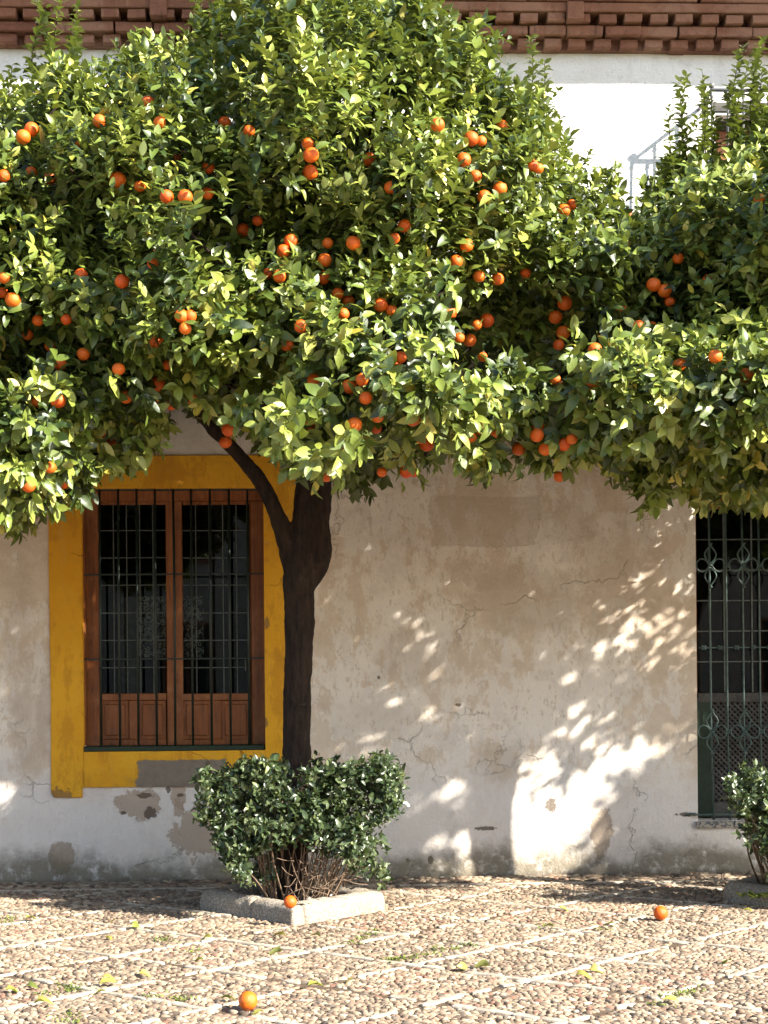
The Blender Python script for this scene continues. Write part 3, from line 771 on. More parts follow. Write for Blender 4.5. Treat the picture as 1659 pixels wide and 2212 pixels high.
# ---- upper windows with railings
def upper(o, dx0, name_label=None):
    a, b, c, d = o; Y = WALL + .17
    w = box('upper_window', a, b, Y, Y + .06, d - .06, d, M['panelgrey'], bld)
    box('frame', a, a + .05, Y, Y + .06, c, d - .062, M['panelgrey'], w); box('frame', b - .05, b, Y, Y + .06, c, d - .062, M['panelgrey'], w)
    box('frame', (a+b)/2 - .03, (a+b)/2 + .03, Y, Y + .06, c, d - .062, M['panelgrey'], w)
    for (p, q) in ((a + .051, (a+b)/2 - .031), ((a+b)/2 + .031, b - .051)):
        box('shutter', p, q, Y + .03, Y + .045, c, d - .063, M['wood'], w, .003)
    # projecting railing
    ra, rb, pr = a - .12, b + .12, .36
    yf = WALL - pr; zt = d + .02; zbm = c + .02
    rail = tubes_mesh('railing', [([(ra, WALL, zt), (ra, yf, zt), (ra + .001, yf, zt), (rb, yf, zt), (rb, yf + .001, zt), (rb, WALL, zt)], .014), ([(ra, WALL, zbm), (ra, yf, zbm), (ra + .001, yf, zbm), (rb, yf, zbm), (rb, yf + .001, zbm), (rb, WALL, zbm)], .012)], 8)
    r = put('railing', rail, bld, M['greyiron'])
    n = 11; xs = [(ra + (rb-ra)*k/n, yf) for k in range(n+1)] + [(ra, yf + pr*k/3) for k in (1, 2)] + [(rb, yf + pr*k/3) for k in (1, 2)]
    for (x, y) in xs: put('baluster', tubes_mesh('baluster', [([(x, y, zbm), (x, y, zt - .06), (x, y, zt - .05), (x, y, zt)], [.008, .008, .013, .008])], 6), r, M['greyiron'])
    for x in (ra, rb):
        bm = bmesh.new(); bmesh.ops.create_uvsphere(bm, u_segments=10, v_segments=6, radius=.022, matrix=Matrix.Translation((x, yf, zt + .03))); put('finial', bm_mesh('finial', bm, True), r, M['greyiron'])
    # grey lintel across the top of the opening
    box('lintel', a - .02, b + .02, WALL - .012, WALL + .02, d + .001, d + .07, M['panelgrey'], w, .004)
upper(op_up, 0); upper(op_up2, 0)

# ================================================================== TREES
def leaf_template(bend=.18, fold=.20, wide=.5):
    hw = wide/2; f = fold*hw
    mid = [(0, 0, 0), (.30, 0, .03), (.62, 0, .01 - bend*.3), (1, 0, -bend)]
    side = [(.10, .42), (.30, .93), (.55, 1.), (.80, .62)]
    V = list(mid)
    for s_ in (1, -1):
        for k, (x, w) in enumerate(side):
            zc = [.01, .03, .015 - bend*.2, -bend*.6][k]; V.append((x, s_*hw*w, zc + f*w*(.7 + .3*(k % 2)*s_)))
    T = [(0, 1, 4), (4, 1, 5), (1, 2, 5), (5, 2, 6), (6, 2, 7), (2, 3, 7), (0, 8, 1), (8, 9, 1), (1, 9, 2), (9, 10, 2), (10, 11, 2), (2, 11, 3)]
    return np.array(V, float), np.array(T, dtype=np.int32)
LT = [leaf_template(.14, .35, .50), leaf_template(.26, .62, .50), leaf_template(-.05, .22, .54), leaf_template(.42, .45, .46)]
def norm(v): return v / np.maximum(np.linalg.norm(v, axis=-1, keepdims=True), 1e-9)
def leaf_frames(P, Ld, Nd, size):
    Ld = norm(Ld); Nd = norm(Nd - Ld*np.sum(Ld*Nd, -1, keepdims=True)); B = np.cross(Nd, Ld)
    R = np.stack([Ld, B, Nd], -1)*size[:, None, None]
    return R
def leaves_mesh(name, P, R, kind, tint):
    Vs, Ts, As, off = [], [], [], 0
    for k in range(4):
        ii = np.where(kind == k)[0]
        if not len(ii): continue
        v, t = LT[k]; X = np.einsum('nij,vj->nvi', R[ii], v) + P[ii][:, None]
        Vs.append(X.reshape(-1, 3)); Ts.append((t[None] + (np.arange(len(ii))*len(v))[:, None, None]).reshape(-1, 3) + off); off += len(ii)*len(v)
        As.append(np.repeat(tint[ii], len(v)))
    return np_mesh(name, np.vstack(Vs), np.vstack(Ts), True, np.concatenate(As))
LM = {}
def leaf_mesh_shared(kind, tint, mat):
    key = (kind, int(tint*9.99), mat.name)
    if key not in LM:
        v, t = LT[kind]; me = np_mesh('leaf', v, t, True, np.full(len(v), (key[1] + .5)/10)); me.materials.append(mat); LM[key] = me
    return LM[key]
def place_leaves(parent, P, R, kind, tint, mat, n_parts=290, stuff='foliage'):
    u, v = Pn(P); siz = np.linalg.norm(R[:, :, 0], axis=1)
    vis = (u > 5) & (u < 1654) & (v > 5) & (v < 2200)
    face = np.abs(np.sum(R[:, :, 2]*norm(P - np.array([0, 0, EYE])), -1)) / np.maximum(siz, 1e-6)
    score = np.where(vis, siz/np.maximum(P[:, 1] - 4.5, .5)*(face + .3), -1)
    order = np.argsort(-score)[:n_parts]; order = order[score[order] > 0]
    sel = np.zeros(len(P), bool); sel[order] = True
    pi = pinv(parent)
    for i in np.where(sel)[0]:
        o = bpy.data.objects.new('leaf', leaf_mesh_shared(int(kind[i]), float(tint[i]), mat)); COL.objects.link(o); o.parent = parent
        o.matrix_parent_inverse = pi
        m = Matrix(np.vstack([np.hstack([R[i], P[i][:, None]]), [0, 0, 0, 1]]).tolist()); o.matrix_basis = m
    r = ~sel
    return tag(put(stuff, leaves_mesh(stuff, P[r], R[r], kind[r], tint[r]), parent, mat), kind='stuff')

def poly_info(poly, u, v):
    P = np.array(poly, float); Q = np.roll(P, -1, 0); ins = np.zeros(len(u), bool); dist = np.full(len(u), 1e9)
    for (x0, y0), (x1, y1) in zip(P, Q):
        c = ((y0 > v) != (y1 > v)) & (u < (x1-x0)*(v-y0)/((y1-y0) + 1e-12) + x0); ins ^= c
        dx, dy = x1-x0, y1-y0; t = np.clip(((u-x0)*dx + (v-y0)*dy)/(dx*dx+dy*dy+1e-9), 0, 1)
        dist = np.minimum(dist, np.hypot(u-x0-t*dx, v-y0-t*dy))
    return ins, dist
ORANGES = [(68,280),(50,296),(170,308),(8,380),(68,372),(120,365),(110,385),(390,338),(450,362),(302,403),(255,388),(320,220),(485,265),(538,283),(448,418),(400,425),(360,425),(345,265),(215,262),(665,310),(672,335),(670,372),(798,345),
 (556,477),(525,497),(628,520),(612,542),(701,562),(698,600),(763,525),(708,525),(873,488),(852,515),(577,592),(604,597),(330,570),(175,595),(264,608),(8,600),(28,648),(5,632),(392,683),(411,683),(400,710),(338,738),(82,692),(60,722),
 (110,747),(143,690),(129,785),(180,765),(362,788),(315,790),(256,797),(340,830),(345,857),(410,858),(370,876),(125,865),(80,868),(272,858),(241,957),(218,935),(108,1010),(136,1044),(62,1050),(730,634),(753,650),(741,678),(822,658),(846,670),
 (843,405),(1085,272),(1040,305),(1002,345),(1027,380),(1046,425),(1080,408),(1150,358),(1163,364),(1018,300),(945,270),(1235,442),(1218,455),(1356,470),(1312,480),(1350,530),(1465,558),(1436,628),(1447,652),(1412,615),(1342,667),(1380,704),(1408,706),
 (1545,770),(1468,790),(1613,812),(1008,530),(985,565),(1035,597),(1075,603),(1135,590),(970,676),(1030,702),(1052,692),(1015,735),(992,730),(1042,771),(1200,685),(1220,655),(1217,718),(1207,745),(1285,755),(865,772),(853,784),(782,820),(755,835),
 (790,860),(680,822),(815,900),(812,925),(765,918),(671,918),(892,905),(908,945),(922,960),(896,1020),(878,1018),(825,1020),(745,977),(494,928),(487,955),(1035,925),(1018,945),(1060,938),(1163,920),(1160,940),(1178,970),(1218,960),(1235,948),
 (1120,970),(1208,1030),(1280,830),(1200,820),(620,745),(650,705),(1640,430),(1530,605),(705,1025),(1650,900)]

TF, TB = 1.70, 1.15
UNION = [(-900,300),(-700,120),(-300,60),(-100,150),(0,190),(60,190),(150,160),(215,170),(300,100),(430,50),(560,-60),(700,-130),(880,-60),(1000,30),(1060,60),(1110,160),(1180,250),(1270,350),(1345,440),(1400,400),(1480,340),(1600,300),(1700,200),(1900,80),(2150,150),(2350,300),(2540,480),(2560,650),
 (2430,1010),(2330,1100),(1900,1080),(1720,1060),(1560,1090),(1400,1080),(1320,1000),(1260,985),(1110,1040),(930,1010),(800,1060),(700,1030),(560,960),(440,950),(400,900),(340,950),(160,1070),(-20,1150),(-200,1080),(-600,1040),(-860,950),(-950,600)]
def shape_g(d, R=330.): q = 1 - np.clip(d/R, 0, 1); return np.sqrt(np.maximum(0, 1 - q*q))
def depth_g(poly, u, v, d, uni=True):
    """0 at the outline, 1 well inside; the underside stays full because these crowns are flat below"""
    q = UNION if uni else poly
    i2, d2 = poly_info(q, u, v); i3, d3 = poly_info(q, u, v - 190.)
    return shape_g(np.maximum(np.maximum(d, np.where(i2, d2, 0)), np.where(i3, d3*.85, 0)), 330. if uni else 150.)
def orange_mesh(seed, r=.04):
    rr = random.Random(seed); bm = bmesh.new(); bmesh.ops.create_uvsphere(bm, u_segments=20, v_segments=14, radius=r)
    for v in bm.verts:
        n = v.co.normalized(); k = 1 + .02*mnoise.noise(n*2.2 + Vector((seed, 0, 0))); k -= .05*math.exp(-((1-n.z)/.03)); v.co = n*r*k; v.co.z *= .95
    me = bm_mesh('orange', bm, True); me.materials.append(M['orange']); return me
OM = [orange_mesh(i) for i in range(4)]

def crown(root, poly, Yc, Xc, n_cl, tw, lim=None, scale=1., seed=0, shoots=(), oranges=(), n_parts=290, tf=TF, tb=TB, uni=True):
    g = np.random.default_rng(seed)
    P = np.array(poly, float); lo, hi = P.min(0), P.max(0)
    # clumps
    C = []; 
    u = g.uniform(lo[0], hi[0], n_cl*8); v = g.uniform(lo[1], hi[1], n_cl*8); ins, d = poly_info(poly, u, v)
    ok = ins & (d > 22); u, v, d = u[ok], v[ok], d[ok]
    if lim is not None:
        k = (u > lim[0]) & (u < lim[1]) | (g.random(len(u)) < .35); u, v, d = u[k], v[k], d[k]
    u, v, d = u[:n_cl], v[:n_cl], d[:n_cl]; n = len(u)
    G_ = depth_g(poly, u, v, d, uni)
    lob = np.array([mnoise.noise(Vector((a/190., b/190., seed*3.3))) for a, b in zip(u, v)])
    r = g.random(n); Y = np.where(r < .54, Yc - tf*G_ + (.60 if seed == 2 else .95)*(lob+.18)*G_ + g.uniform(-.10, .38, n), np.where(r < .82, Yc + tb*G_ - g.uniform(0, .4, n), Yc + (g.random(n)*(tf+tb) - tf)*G_*.8))
    rad = np.minimum(g.uniform(.16, .38, n), .08 + d/350)
    # keep the picture outline: the back side is pulled inwards a little by distance anyway
    c = Wn(u, v, Y); ctr = np.array([Xc, Yc, 3.55]); out = norm(c - ctr)
    dens = np.where(r < .60, 1., .8); m = np.maximum(4, (tw*(rad/.27)**1.6*dens).astype(int)); idx = np.repeat(np.arange(n), m); k = len(idx)
    dirr = norm(norm(g.normal(size=(k, 3))) + out[idx]*.65)
    pos = c[idx] + dirr*rad[idx][:, None]*(g.random(k)**.35)[:, None]*np.array([1, 1, .85])
    tu, tv = Pn(pos); ins, dd = poly_info(poly, tu, tv); ok = ins | (dd < 10); pos, dirr, idx, tv = pos[ok], dirr[ok], idx[ok], tv[ok]; k = len(pos)
    hgt = np.clip((pos[:, 2] - 2.45)/1.5, 0, 1)
    up = np.zeros((k, 3)); up[:, 2] = -.75 + 1.75*hgt**.6
    axis = norm(dirr*.45 + out[idx]*.45 + up*.85 + (g.normal(size=(n, 3))*.3)[idx] + g.normal(size=(k, 3))*.25)
    # leaves in a spiral about each twig
    L = 8; tl = g.uniform(.09, .17, k)*scale; ph = g.uniform(0, 6.28, k)
    ref = np.where(np.abs(axis[:, 2:3]) < .9, [[0, 0, 1.]], [[1., 0, 0]]); e1 = norm(np.cross(axis, ref)); e2 = np.cross(axis, e1)
    PP, LL, NN, SS, TT = [], [], [], [], []
    ttone = np.clip(g.normal(.43, .15, k) + (g.random(n)*.4 - .2)[idx], 0, .93)
    for j in range(L):
        f = j/(L-1); a = ph + j*2.4; rad_d = e1*np.cos(a)[:, None] + e2*np.sin(a)[:, None]
        th = np.radians(78 - 50*f + g.normal(0, 12, k))
        ld = axis*np.cos(th)[:, None] + rad_d*np.sin(th)[:, None]
        ld[:, 2] -= (.12 + .45*(1-hgt))*g.random(k)
        nn = axis*1.0 - rad_d*.25 + np.array([.25, -.2, .55]) + g.normal(size=(k, 3))*.33
        PP.append(pos + axis*(tl*(f - .6))[:, None]); LL.append(ld); NN.append(nn)
        SS.append(g.uniform(.052, .118, k)*(1 - .30*f)*scale*(1.0 + .18*(1-hgt))); TT.append(np.clip(ttone + .12*f + g.normal(0, .08, k) + (g.random(k) < .012)*.5, 0, 1))
    # water shoots standing above the crown
    stems = []
    for (u0, v0, u1, v1, Ys) in shoots:
        p0 = W(u0, v0, Ys); p1 = W(u1, v1, Ys + g.uniform(-.1, .1)) + Vector((g.uniform(-.05, .05), 0, 0)); q = (p0 + p1)/2 + Vector((g.uniform(-.07, .07), g.uniform(-.07, .07), 0))
        sp = spline([p0, q, p1], 8); stems.append((sp, [.006*(1 - .75*i/(len(sp)-1)) for i in range(len(sp))]))
        Ls = (p1-p0).length; nl = max(6, int(Ls/.0105))
        for j in range(nl):
            f = min(.999, max(0, (j + g.uniform(-1.5, 1.5))/nl)); p = sp[min(int(f*(len(sp)-1)), len(sp)-2)].lerp(sp[min(int(f*(len(sp)-1))+1, len(sp)-1)], (f*(len(sp)-1)) % 1)
            a = j*2.4 + g.uniform(-.4, .4); ax = np.array((p1-p0).normalized()); rd = np.array([math.cos(a), math.sin(a), 0.])
            PP.append(np.array(p)[None]); LL.append((ax*g.uniform(.25, .8) + rd)[None]); NN.append((ax + np.array([.15, -.1, .3]) + g.normal(size=3)*.25)[None])
            SS.append(np.array([g.uniform(.06, .096)*(1 - .35*f)])); TT.append(np.clip(np.array([g.normal(.55, .15)]), 0, .93))
    # large filler leaves added deep inside the crown to block sun, tinted dark as shade
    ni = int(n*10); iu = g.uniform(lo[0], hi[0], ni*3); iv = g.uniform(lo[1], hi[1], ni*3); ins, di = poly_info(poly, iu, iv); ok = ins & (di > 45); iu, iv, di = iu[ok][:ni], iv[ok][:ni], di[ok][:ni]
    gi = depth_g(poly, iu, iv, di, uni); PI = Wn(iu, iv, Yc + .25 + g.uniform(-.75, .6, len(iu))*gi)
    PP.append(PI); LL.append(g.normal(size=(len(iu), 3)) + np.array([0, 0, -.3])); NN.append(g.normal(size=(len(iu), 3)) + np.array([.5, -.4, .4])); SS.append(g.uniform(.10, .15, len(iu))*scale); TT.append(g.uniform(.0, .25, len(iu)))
    PP, LL, NN, SS, TT = np.vstack(PP), np.vstack(LL), np.vstack(NN), np.concatenate(SS), np.concatenate(TT)
    R = leaf_frames(PP, LL, NN, SS); kind = g.integers(0, 4, len(PP)); keep = np.ones(len(PP), bool)
    # fruit at the front of the crown
    lu, lv = Pn(PP); ol = []
    for (ou, ov) in oranges:
        ins, d1 = poly_info(poly, np.array([float(ou)]), np.array([float(ov)])); gg = float(depth_g(poly, np.array([float(ou)]), np.array([float(ov)]), d1)[0]) if ins[0] else .2
        Y = Yc - tf*gg - g.uniform(.0, .12); p = W(ou, ov, Y); s = F/p.y*.04
        # nearest leaves in the line of sight decide how deep the fruit hangs
        near = (np.hypot(lu-ou, lv-ov) < s*1.2)
        if near.any():
            ys = np.sort(PP[near][:, 1]); Y = min(max(ys[min(5, len(ys)-1)], Y - .25), Y + .7); p = W(ou, ov, Y)
        s = F/p.y*.04
        near = (np.hypot(lu-ou, lv-ov) < s*1.25) & (PP[:, 1] < p.y + .05)
        keep &= ~(near & (g.random(len(PP)) < .88))
        ins3 = np.linalg.norm(PP - np.array(p), axis=1) < .05; keep &= ~ins3
        ol.append(p)
    PP, R, kind, TT = PP[keep], R[keep], kind[keep], TT[keep]
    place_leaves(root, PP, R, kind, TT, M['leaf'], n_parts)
    pi = pinv(root)
    for i, p in enumerate(ol):
        o = bpy.data.objects.new('orange', OM[i % 4]); COL.objects.link(o); o.parent = root; o.matrix_parent_inverse = pi
        o.location = p; o.rotation_euler = (rnd.uniform(-.5, .5), rnd.uniform(-.5, .5), rnd.uniform(0, 6)); k = rnd.uniform(.70, 1.06); o.scale = (k, k, k)
    # fine inner branchlets
    for i in range(0, n, 3):
        p1 = Vector(c[i]); p0 = Vector((Xc, Yc, 2.9)).lerp(p1, .35) + Vector(g.normal(size=3)*.1); q = p0.lerp(p1, .5) + Vector((0, 0, .12)) + Vector(g.normal(size=3)*.06)
        stems.append((spline([p0, q, p1], 4), [.014, .013, .012, .011, .010, .009, .008, .007, .006]))
    put('branchlets', tubes_mesh('branchlets', stems, 5), root, M['bark'])
    return PP

def tree_body(root, tubes, voxel=.012):
    me = tubes_mesh('trunk', tubes, 14); o = put('trunk', me, root, M['bark'])
    r = o.modifiers.new('join', 'REMESH'); r.mode = 'VOXEL'; r.voxel_size = voxel; r.use_smooth_shade = True
    s = o.modifiers.new('soften', 'SMOOTH'); s.iterations = 6; s.factor = .6
    t = bpy.data.textures.new('bark_lumps', 'CLOUDS'); t.noise_scale = .10; t.noise_depth = 3
    d = o.modifiers.new('lumps', 'DISPLACE'); d.texture = t; d.strength = .022; d.mid_level = .5; d.texture_coords = 'LOCAL'
    return o

TY = 9.36
def px_path(lst, Y0=TY):
    """list of (u, v, halfwidth in pixels, depth offset)"""
    pts = [W(u, v, Y0 + dy) for u, v, h, dy in lst]; sp = spline(pts, 5); rr = []
    for i in range(len(lst)-1):
        for k in range(5): rr.append((lst[i][2]*(1-k/5) + lst[i+1][2]*k/5)*(Y0)/F)
    rr.append(lst[-1][2]*Y0/F); return sp, rr
# --- middle tree
t1 = empty('orange_tree', G(618, 1955))
tag(t1, 'middle orange tree with its dark forked trunk in full view, rising out of a hedge', 'tree', 'orange trees in a row along the wall')
tree_body(t1, [
    px_path([(622, 1962, 52, 0), (624, 1920, 40, 0), (632, 1840, 34, 0), (640, 1700, 32, 0), (641, 1560, 30, 0), (645, 1420, 31, 0), (647, 1330, 34, 0), (646, 1260, 35, 0), (650, 1200, 36, 0), (656, 1150, 28, 0), (660, 1100, 26, 0), (662, 1050, 25, 0), (658, 990, 25, .0), (645, 900, 24, .05), (640, 800, 22, .1), (660, 620, 18, .1), (690, 450, 12, .1)]),
    px_path([(642, 1270, 22, 0), (626, 1200, 22, 0), (608, 1140, 20, -.02), (592, 1098, 18, -.03), (564, 1042, 17, -.05), (530, 1000, 16, -.07), (492, 958, 14, -.1), (440, 905, 13, -.15), (370, 800, 12, -.2), (300, 700, 10, -.25), (230, 560, 7, -.3)]),
    px_path([(654, 1285, 20, .05), (686, 1222, 24, .02), (696, 1190, 22, -.01), (694, 1130, 18, -.02), (701, 1070, 17, -.03), (706, 1010, 16, -.05), (740, 930, 15, -.1), (800, 800, 13, -.3), (880, 640, 10, -.5), (960, 500, 7, -.6)]),
    px_path([(655, 1000, 22, .05), (760, 880, 16, .3), (900, 760, 13, .5), (1040, 640, 10, .5), (1180, 430, 6, .4)]),
    px_path([(640, 860, 22, .05), (560, 760, 16, .2), (480, 620, 12, .3), (420, 420, 8, .3)]),
    px_path([(655, 800, 16, .05), (700, 600, 13, -.3), (760, 400, 9, -.5)]),
])
POLY1 = [(120,330),(150,230),(215,190),(235,130),(300,110),(370,90),(430,60),(480,20),(560,-60),(700,-130),(880,-60),(960,60),(1050,60),(1085,130),(1110,180),(1170,225),(1212,305),(1262,335),(1318,385),(1342,450),(1365,600),(1350,800),(1330,960),(1270,985),(1205,1005),(1110,1035),(1010,1015),(930,1005),(870,1030),(800,1060),(745,1070),(690,1025),(610,975),(545,935),(500,940),(455,960),(445,900),(400,880),(350,860),(300,760),(220,640),(150,520)]
SH1 = [(430,120,420,-10,9.2),(405,130,452,5,9.3),(560,40,600,-60,9.2),(650,30,640,-60,9.2),(740,40,760,-40,9.1),(830,60,835,-10,9.1),(875,70,880,-5,9.2),(940,90,935,5,9.2),(1010,110,1030,35,9.2),(1060,120,1062,70,9.2),
       (1120,300,1150,75,9.5),(1150,260,1165,130,9.5),(1130,330,1205,190,9.5),(1180,350,1200,250,9.5),(290,150,295,65,9.2),(330,150,350,80,9.1),(1230,380,1270,320,9.4),(700,60,705,-60,9.3),(480,80,500,-20,9.3),(600,50,590,-50,9.0),(790,60,800,-40,9.3),(1190,420,1225,300,9.3)]
OR1 = [o for o in ORANGES if (o[0] >= 300 or (o[0] > 200 and o[1] < 700)) and o[0] < 1300]
crown(t1, POLY1, TY, W(700, 600, TY).x, 350, 24, None, 1., 1, SH1, OR1)
# --- left tree (trunk outside the frame)
t0 = empty('orange_tree', (PC[0].x - PITCH, TY, 0))
tag(t0, 'orange tree at the left edge of the photo, only its low hanging crown in view', 'tree', 'orange trees in a row along the wall')
def plain_body(root, x):
    base = Vector((x, TY, 0)); P = lambda *a: base + Vector(a)
    def tp(pts, rr): sp = spline(pts, 4); r2 = [rr[min(i//4, len(rr)-1)] for i in range(len(sp))]; return sp, r2
    tree_body(root, [tp([P(0, 0, -.05), P(.02, 0, .5), P(-.02, 0, 1.4), P(0, 0, 2.1), P(.05, .05, 3.0), P(0, .1, 4.2)], [.14, .11, .10, .11, .08, .05]),
                     tp([P(0, 0, 1.9), P(-.1, .1, 2.6), P(-.6, .1, 3.5), P(-1., .0, 4.2)], [.09, .07, .05, .03]),
                     tp([P(0, 0, 1.95), P(.3, -.15, 2.5), P(.85, -.3, 3.3), P(1.2, -.2, 4.)], [.09, .07, .05, .03]),
                     tp([P(0, 0, 2.2), P(.05, -.4, 2.9), P(.1, -.9, 3.8)], [.08, .06, .03])], .022)
plain_body(t0, PC[0].x - PITCH)
POLY0 = [(-900,300),(-700,120),(-300,60),(-100,150),(0,195),(60,200),(90,150),(150,140),(200,170),(240,260),(270,400),(300,600),(335,780),(372,880),(335,960),(250,1015),(160,1060),(100,1095),(40,1140),(-20,1140),(-200,1060),(-600,1030),(-860,950),(-950,600)]
SH0 = [(75,210,88,10,9.1),(100,200,130,-5,9.1),(140,190,165,60,9.1),(150,200,185,10,9.2),(110,190,70,-10,9.2),(30,240,25,140,8.9),(60,230,45,180,8.9)]
OR0 = [o for o in ORANGES if o not in OR1 and o[0] < 320]
crown(t0, POLY0, TY, PC[0].x - PITCH, 270, 24, (-140, 400), 1., 2, SH0, OR0)
# --- right tree
t2 = empty('orange_tree', (PC[1].x, TY, 0))
tag(t2, 'orange tree at the right edge, its crown cut by the frame above the iron screen', 'tree', 'orange trees in a row along the wall')
plain_body(t2, PC[1].x)
POLY2 = [(1285,620),(1300,500),(1345,450),(1400,405),(1445,360),(1480,340),(1520,330),(1600,300),(1700,200),(1900,80),(2150,150),(2350,300),(2520,480),(2540,640),(2470,850),(2430,1010),(2330,1095),(1900,1060),(1720,1060),(1640,1075),(1560,1085),(1480,1065),(1400,1085),(1345,1020),(1295,975),(1270,850)]
SH2 = [(1470,400,1450,175,9.5),(1490,380,1490,160,9.5),(1510,370,1530,155,9.6),(1530,380,1540,200,9.5),(1590,340,1600,95,9.5),(1620,320,1640,85,9.5),(1610,330,1580,200,9.5),(1640,330,1655,150,9.4),(1480,400,1500,250,9.4),(1560,380,1565,260,9.5),(1650,330,1620,190,9.4),(1420,430,1440,370,9.3),(1680,300,1670,120,9.4),(1460,400,1455,230,9.3),(1500,390,1505,180,9.4),(1600,330,1612,130,9.3),(1650,330,1650,110,9.5),(1440,430,1462,300,9.3),(1530,370,1520,240,9.3),(1575,350,1590,180,9.3)]
OR2 = [o for o in ORANGES if o not in OR1 and o not in OR0]
crown(t2, POLY2, TY, PC[1].x, 320, 24, (1250, 1800), 1., 3, SH2, OR2)
# --- next tree of the row, outside the frame: its shade reaches the wall
t3 = empty('orange_tree', (PC[1].x + PITCH, TY, 0))
tag(t3, 'next orange tree of the row, standing beyond the right edge of the photo', 'tree', 'orange trees in a row along the wall')
plain_body(t3, PC[1].x + PITCH)
POLY3 = [(2480,1085),(2600,960),(2690,830),(2800,690),(2870,520),(2860,300),(2950,100),(3100,60),(3300,150),(3500,400),(3550,750),(3400,980),(3150,1060),(2800,1090)]
crown(t3, POLY3, TY, PC[1].x + PITCH, 200, 14, None, 1.45, 4, (), (), 0, tf=1.15, uni=False)

# ================================================================== PLANTERS
def kerb_path(P, rad):
    """closed rounded outline (counter-clockwise) with inward normals"""
    out = []
    n = len(P)
    for i in range(n):
        a, b, c = P[i-1], P[i], P[(i+1) % n]; r = rad[i]
        d0, d1 = (a-b).normalized(), (c-b).normalized(); p0, p1 = b + d0*r, b + d1*r
        for k in range(7):
            t = k/6; q = p0*(1-t)**2 + b*2*t*(1-t) + p1*t*t; out.append(q)
        L = (c - b).length - r - rad[(i+1) % n]; m = 9
        for k in range(1, m): out.append(p1 + (-d1*-1)*(L*k/m))
    return out
def planter(name_label, P, rad, seed, cuts, h=.125, w=.13):
    cen = sum(P, Vector())/4; root = empty('planter', cen); tag(root, name_label, 'planter', 'granite tree planters')
    path = kerb_path(P, rad); n = len(path)
    inward = []
    for i in range(n):
        t = (path[(i+1) % n] - path[i-1]).normalized(); nn = Vector((-t.y, t.x, 0))
        if nn.dot(cen - path[i]) < 0: nn = -nn
        inward.append(nn)
    prof = [(-.05, -.01), (-.03, .4), (.02, .7), (.10, .87), (.24, .97), (.42, 1.01), (.65, 1.01), (.86, .95), (.97, .82), (1., .6), (1., -.01)]
    for ci in range(len(cuts)):
        i0, i1 = cuts[ci], cuts[(ci+1) % len(cuts)]; 
        if i1 <= i0: i1 += n
        V, T = [], []; sub = 4; m = (i1-i0)*sub
        r = random.Random(seed*10+ci); hh = h*r.uniform(.94, 1.05)
        for k in range(m+1):
            f = i0 + k/sub; a = int(f) % n; b = (a+1) % n; t = f - int(f); gap = .004 if k == 0 or k == m else 0
            p = path[a].lerp(path[b], t); nn = inward[a].lerp(inward[b], t).normalized()
            e = 1 if 0 < k < m else .93
            if k == 0: p = p + (path[b]-path[a]).normalized()*.003
            if k == m: p = p - (path[(i1) % n]-path[(i1-1) % n]).normalized()*.003
            for (o, z) in prof:
                q = p + nn*(w*(.5 + (o-.5)*e)); zz = hh*z*(e if z > 0 else 1)
                nz = mnoise.noise(Vector((q.x*9, q.y*9, zz*9 + seed)))*.008 + mnoise.noise(Vector((q.x*28, q.y*28, zz*28)))*.004
                V.append((q.x - nn.x*nz, q.y - nn.y*nz, zz + (nz if z > .5 else 0)))
        K = len(prof)
        for k in range(m):
            for j in range(K-1):
                q = (k*K+j, k*K+j+1, (k+1)*K+j+1, (k+1)*K+j); T += [(q[0], q[1], q[2]), (q[0], q[2], q[3])]
        for j in range(1, K-1): T.append((0, j+1, j)); T.append((m*K, m*K+j, m*K+j+1))
        me = np_mesh('kerb_stone', np.array(V), np.array(T)); put('kerb_stone', me, root, M['granite'])
    # soil
    bm = bmesh.new(); ring = [bm.verts.new((path[i].x + inward[i].x*w*.9, path[i].y + inward[i].y*w*.9, .055)) for i in range(n)]
    f = bm.faces.new(ring); 
    bmesh.ops.triangulate(bm, faces=[f]); bmesh.ops.subdivide_edges(bm, edges=bm.edges, cuts=3, use_grid_fill=True)
    for v in bm.verts:
        v.co.z += .02*mnoise.noise(v.co*6) + .01*mnoise.noise(v.co*20) - .0
    bmesh.ops.recalc_face_normals(bm, faces=bm.faces)
    tag(put('soil', bm_mesh('soil', bm, True), root, M['soil']), kind='stuff')
    # small stones and litter on the soil
    bm = bmesh.new(); r = random.Random(seed+50)
    for k in range(60):
        a, b = r.uniform(.12, .88), r.uniform(.12, .88); q = P[1].lerp(P[2], a); q2 = P[0].lerp(P[3], a); q = q.lerp(q2, b)
        s = r.uniform(.006, .018); bmesh.ops.create_icosphere(bm, subdivisions=1, radius=s, matrix=Matrix.Translation((q.x, q.y, .07)) @ Matrix.Diagonal((1.3, 1, .7, 1)))
    tag(put('soil_pebbles', bm_mesh('soil_pebbles', bm, True), root, M['chalk']), kind='stuff')
    return root, path
planter('granite kerb planter round the middle orange tree, orange resting on its front corner', PL[0], [.07, .02, .09, .09], 1, [2, 11, 22, 33, 42, 56])
planter('granite kerb planter at the right edge under the clipped hedge below the iron screen', PL[1], [.13, .05, .1, .1], 2, [3, 12, 20, 33, 46, 58])
planter('granite kerb planter of the left orange tree, beyond the left edge', planter_corners(-PITCH), [.1, .05, .1, .1], 3, [3, 12, 20, 33, 46, 58])

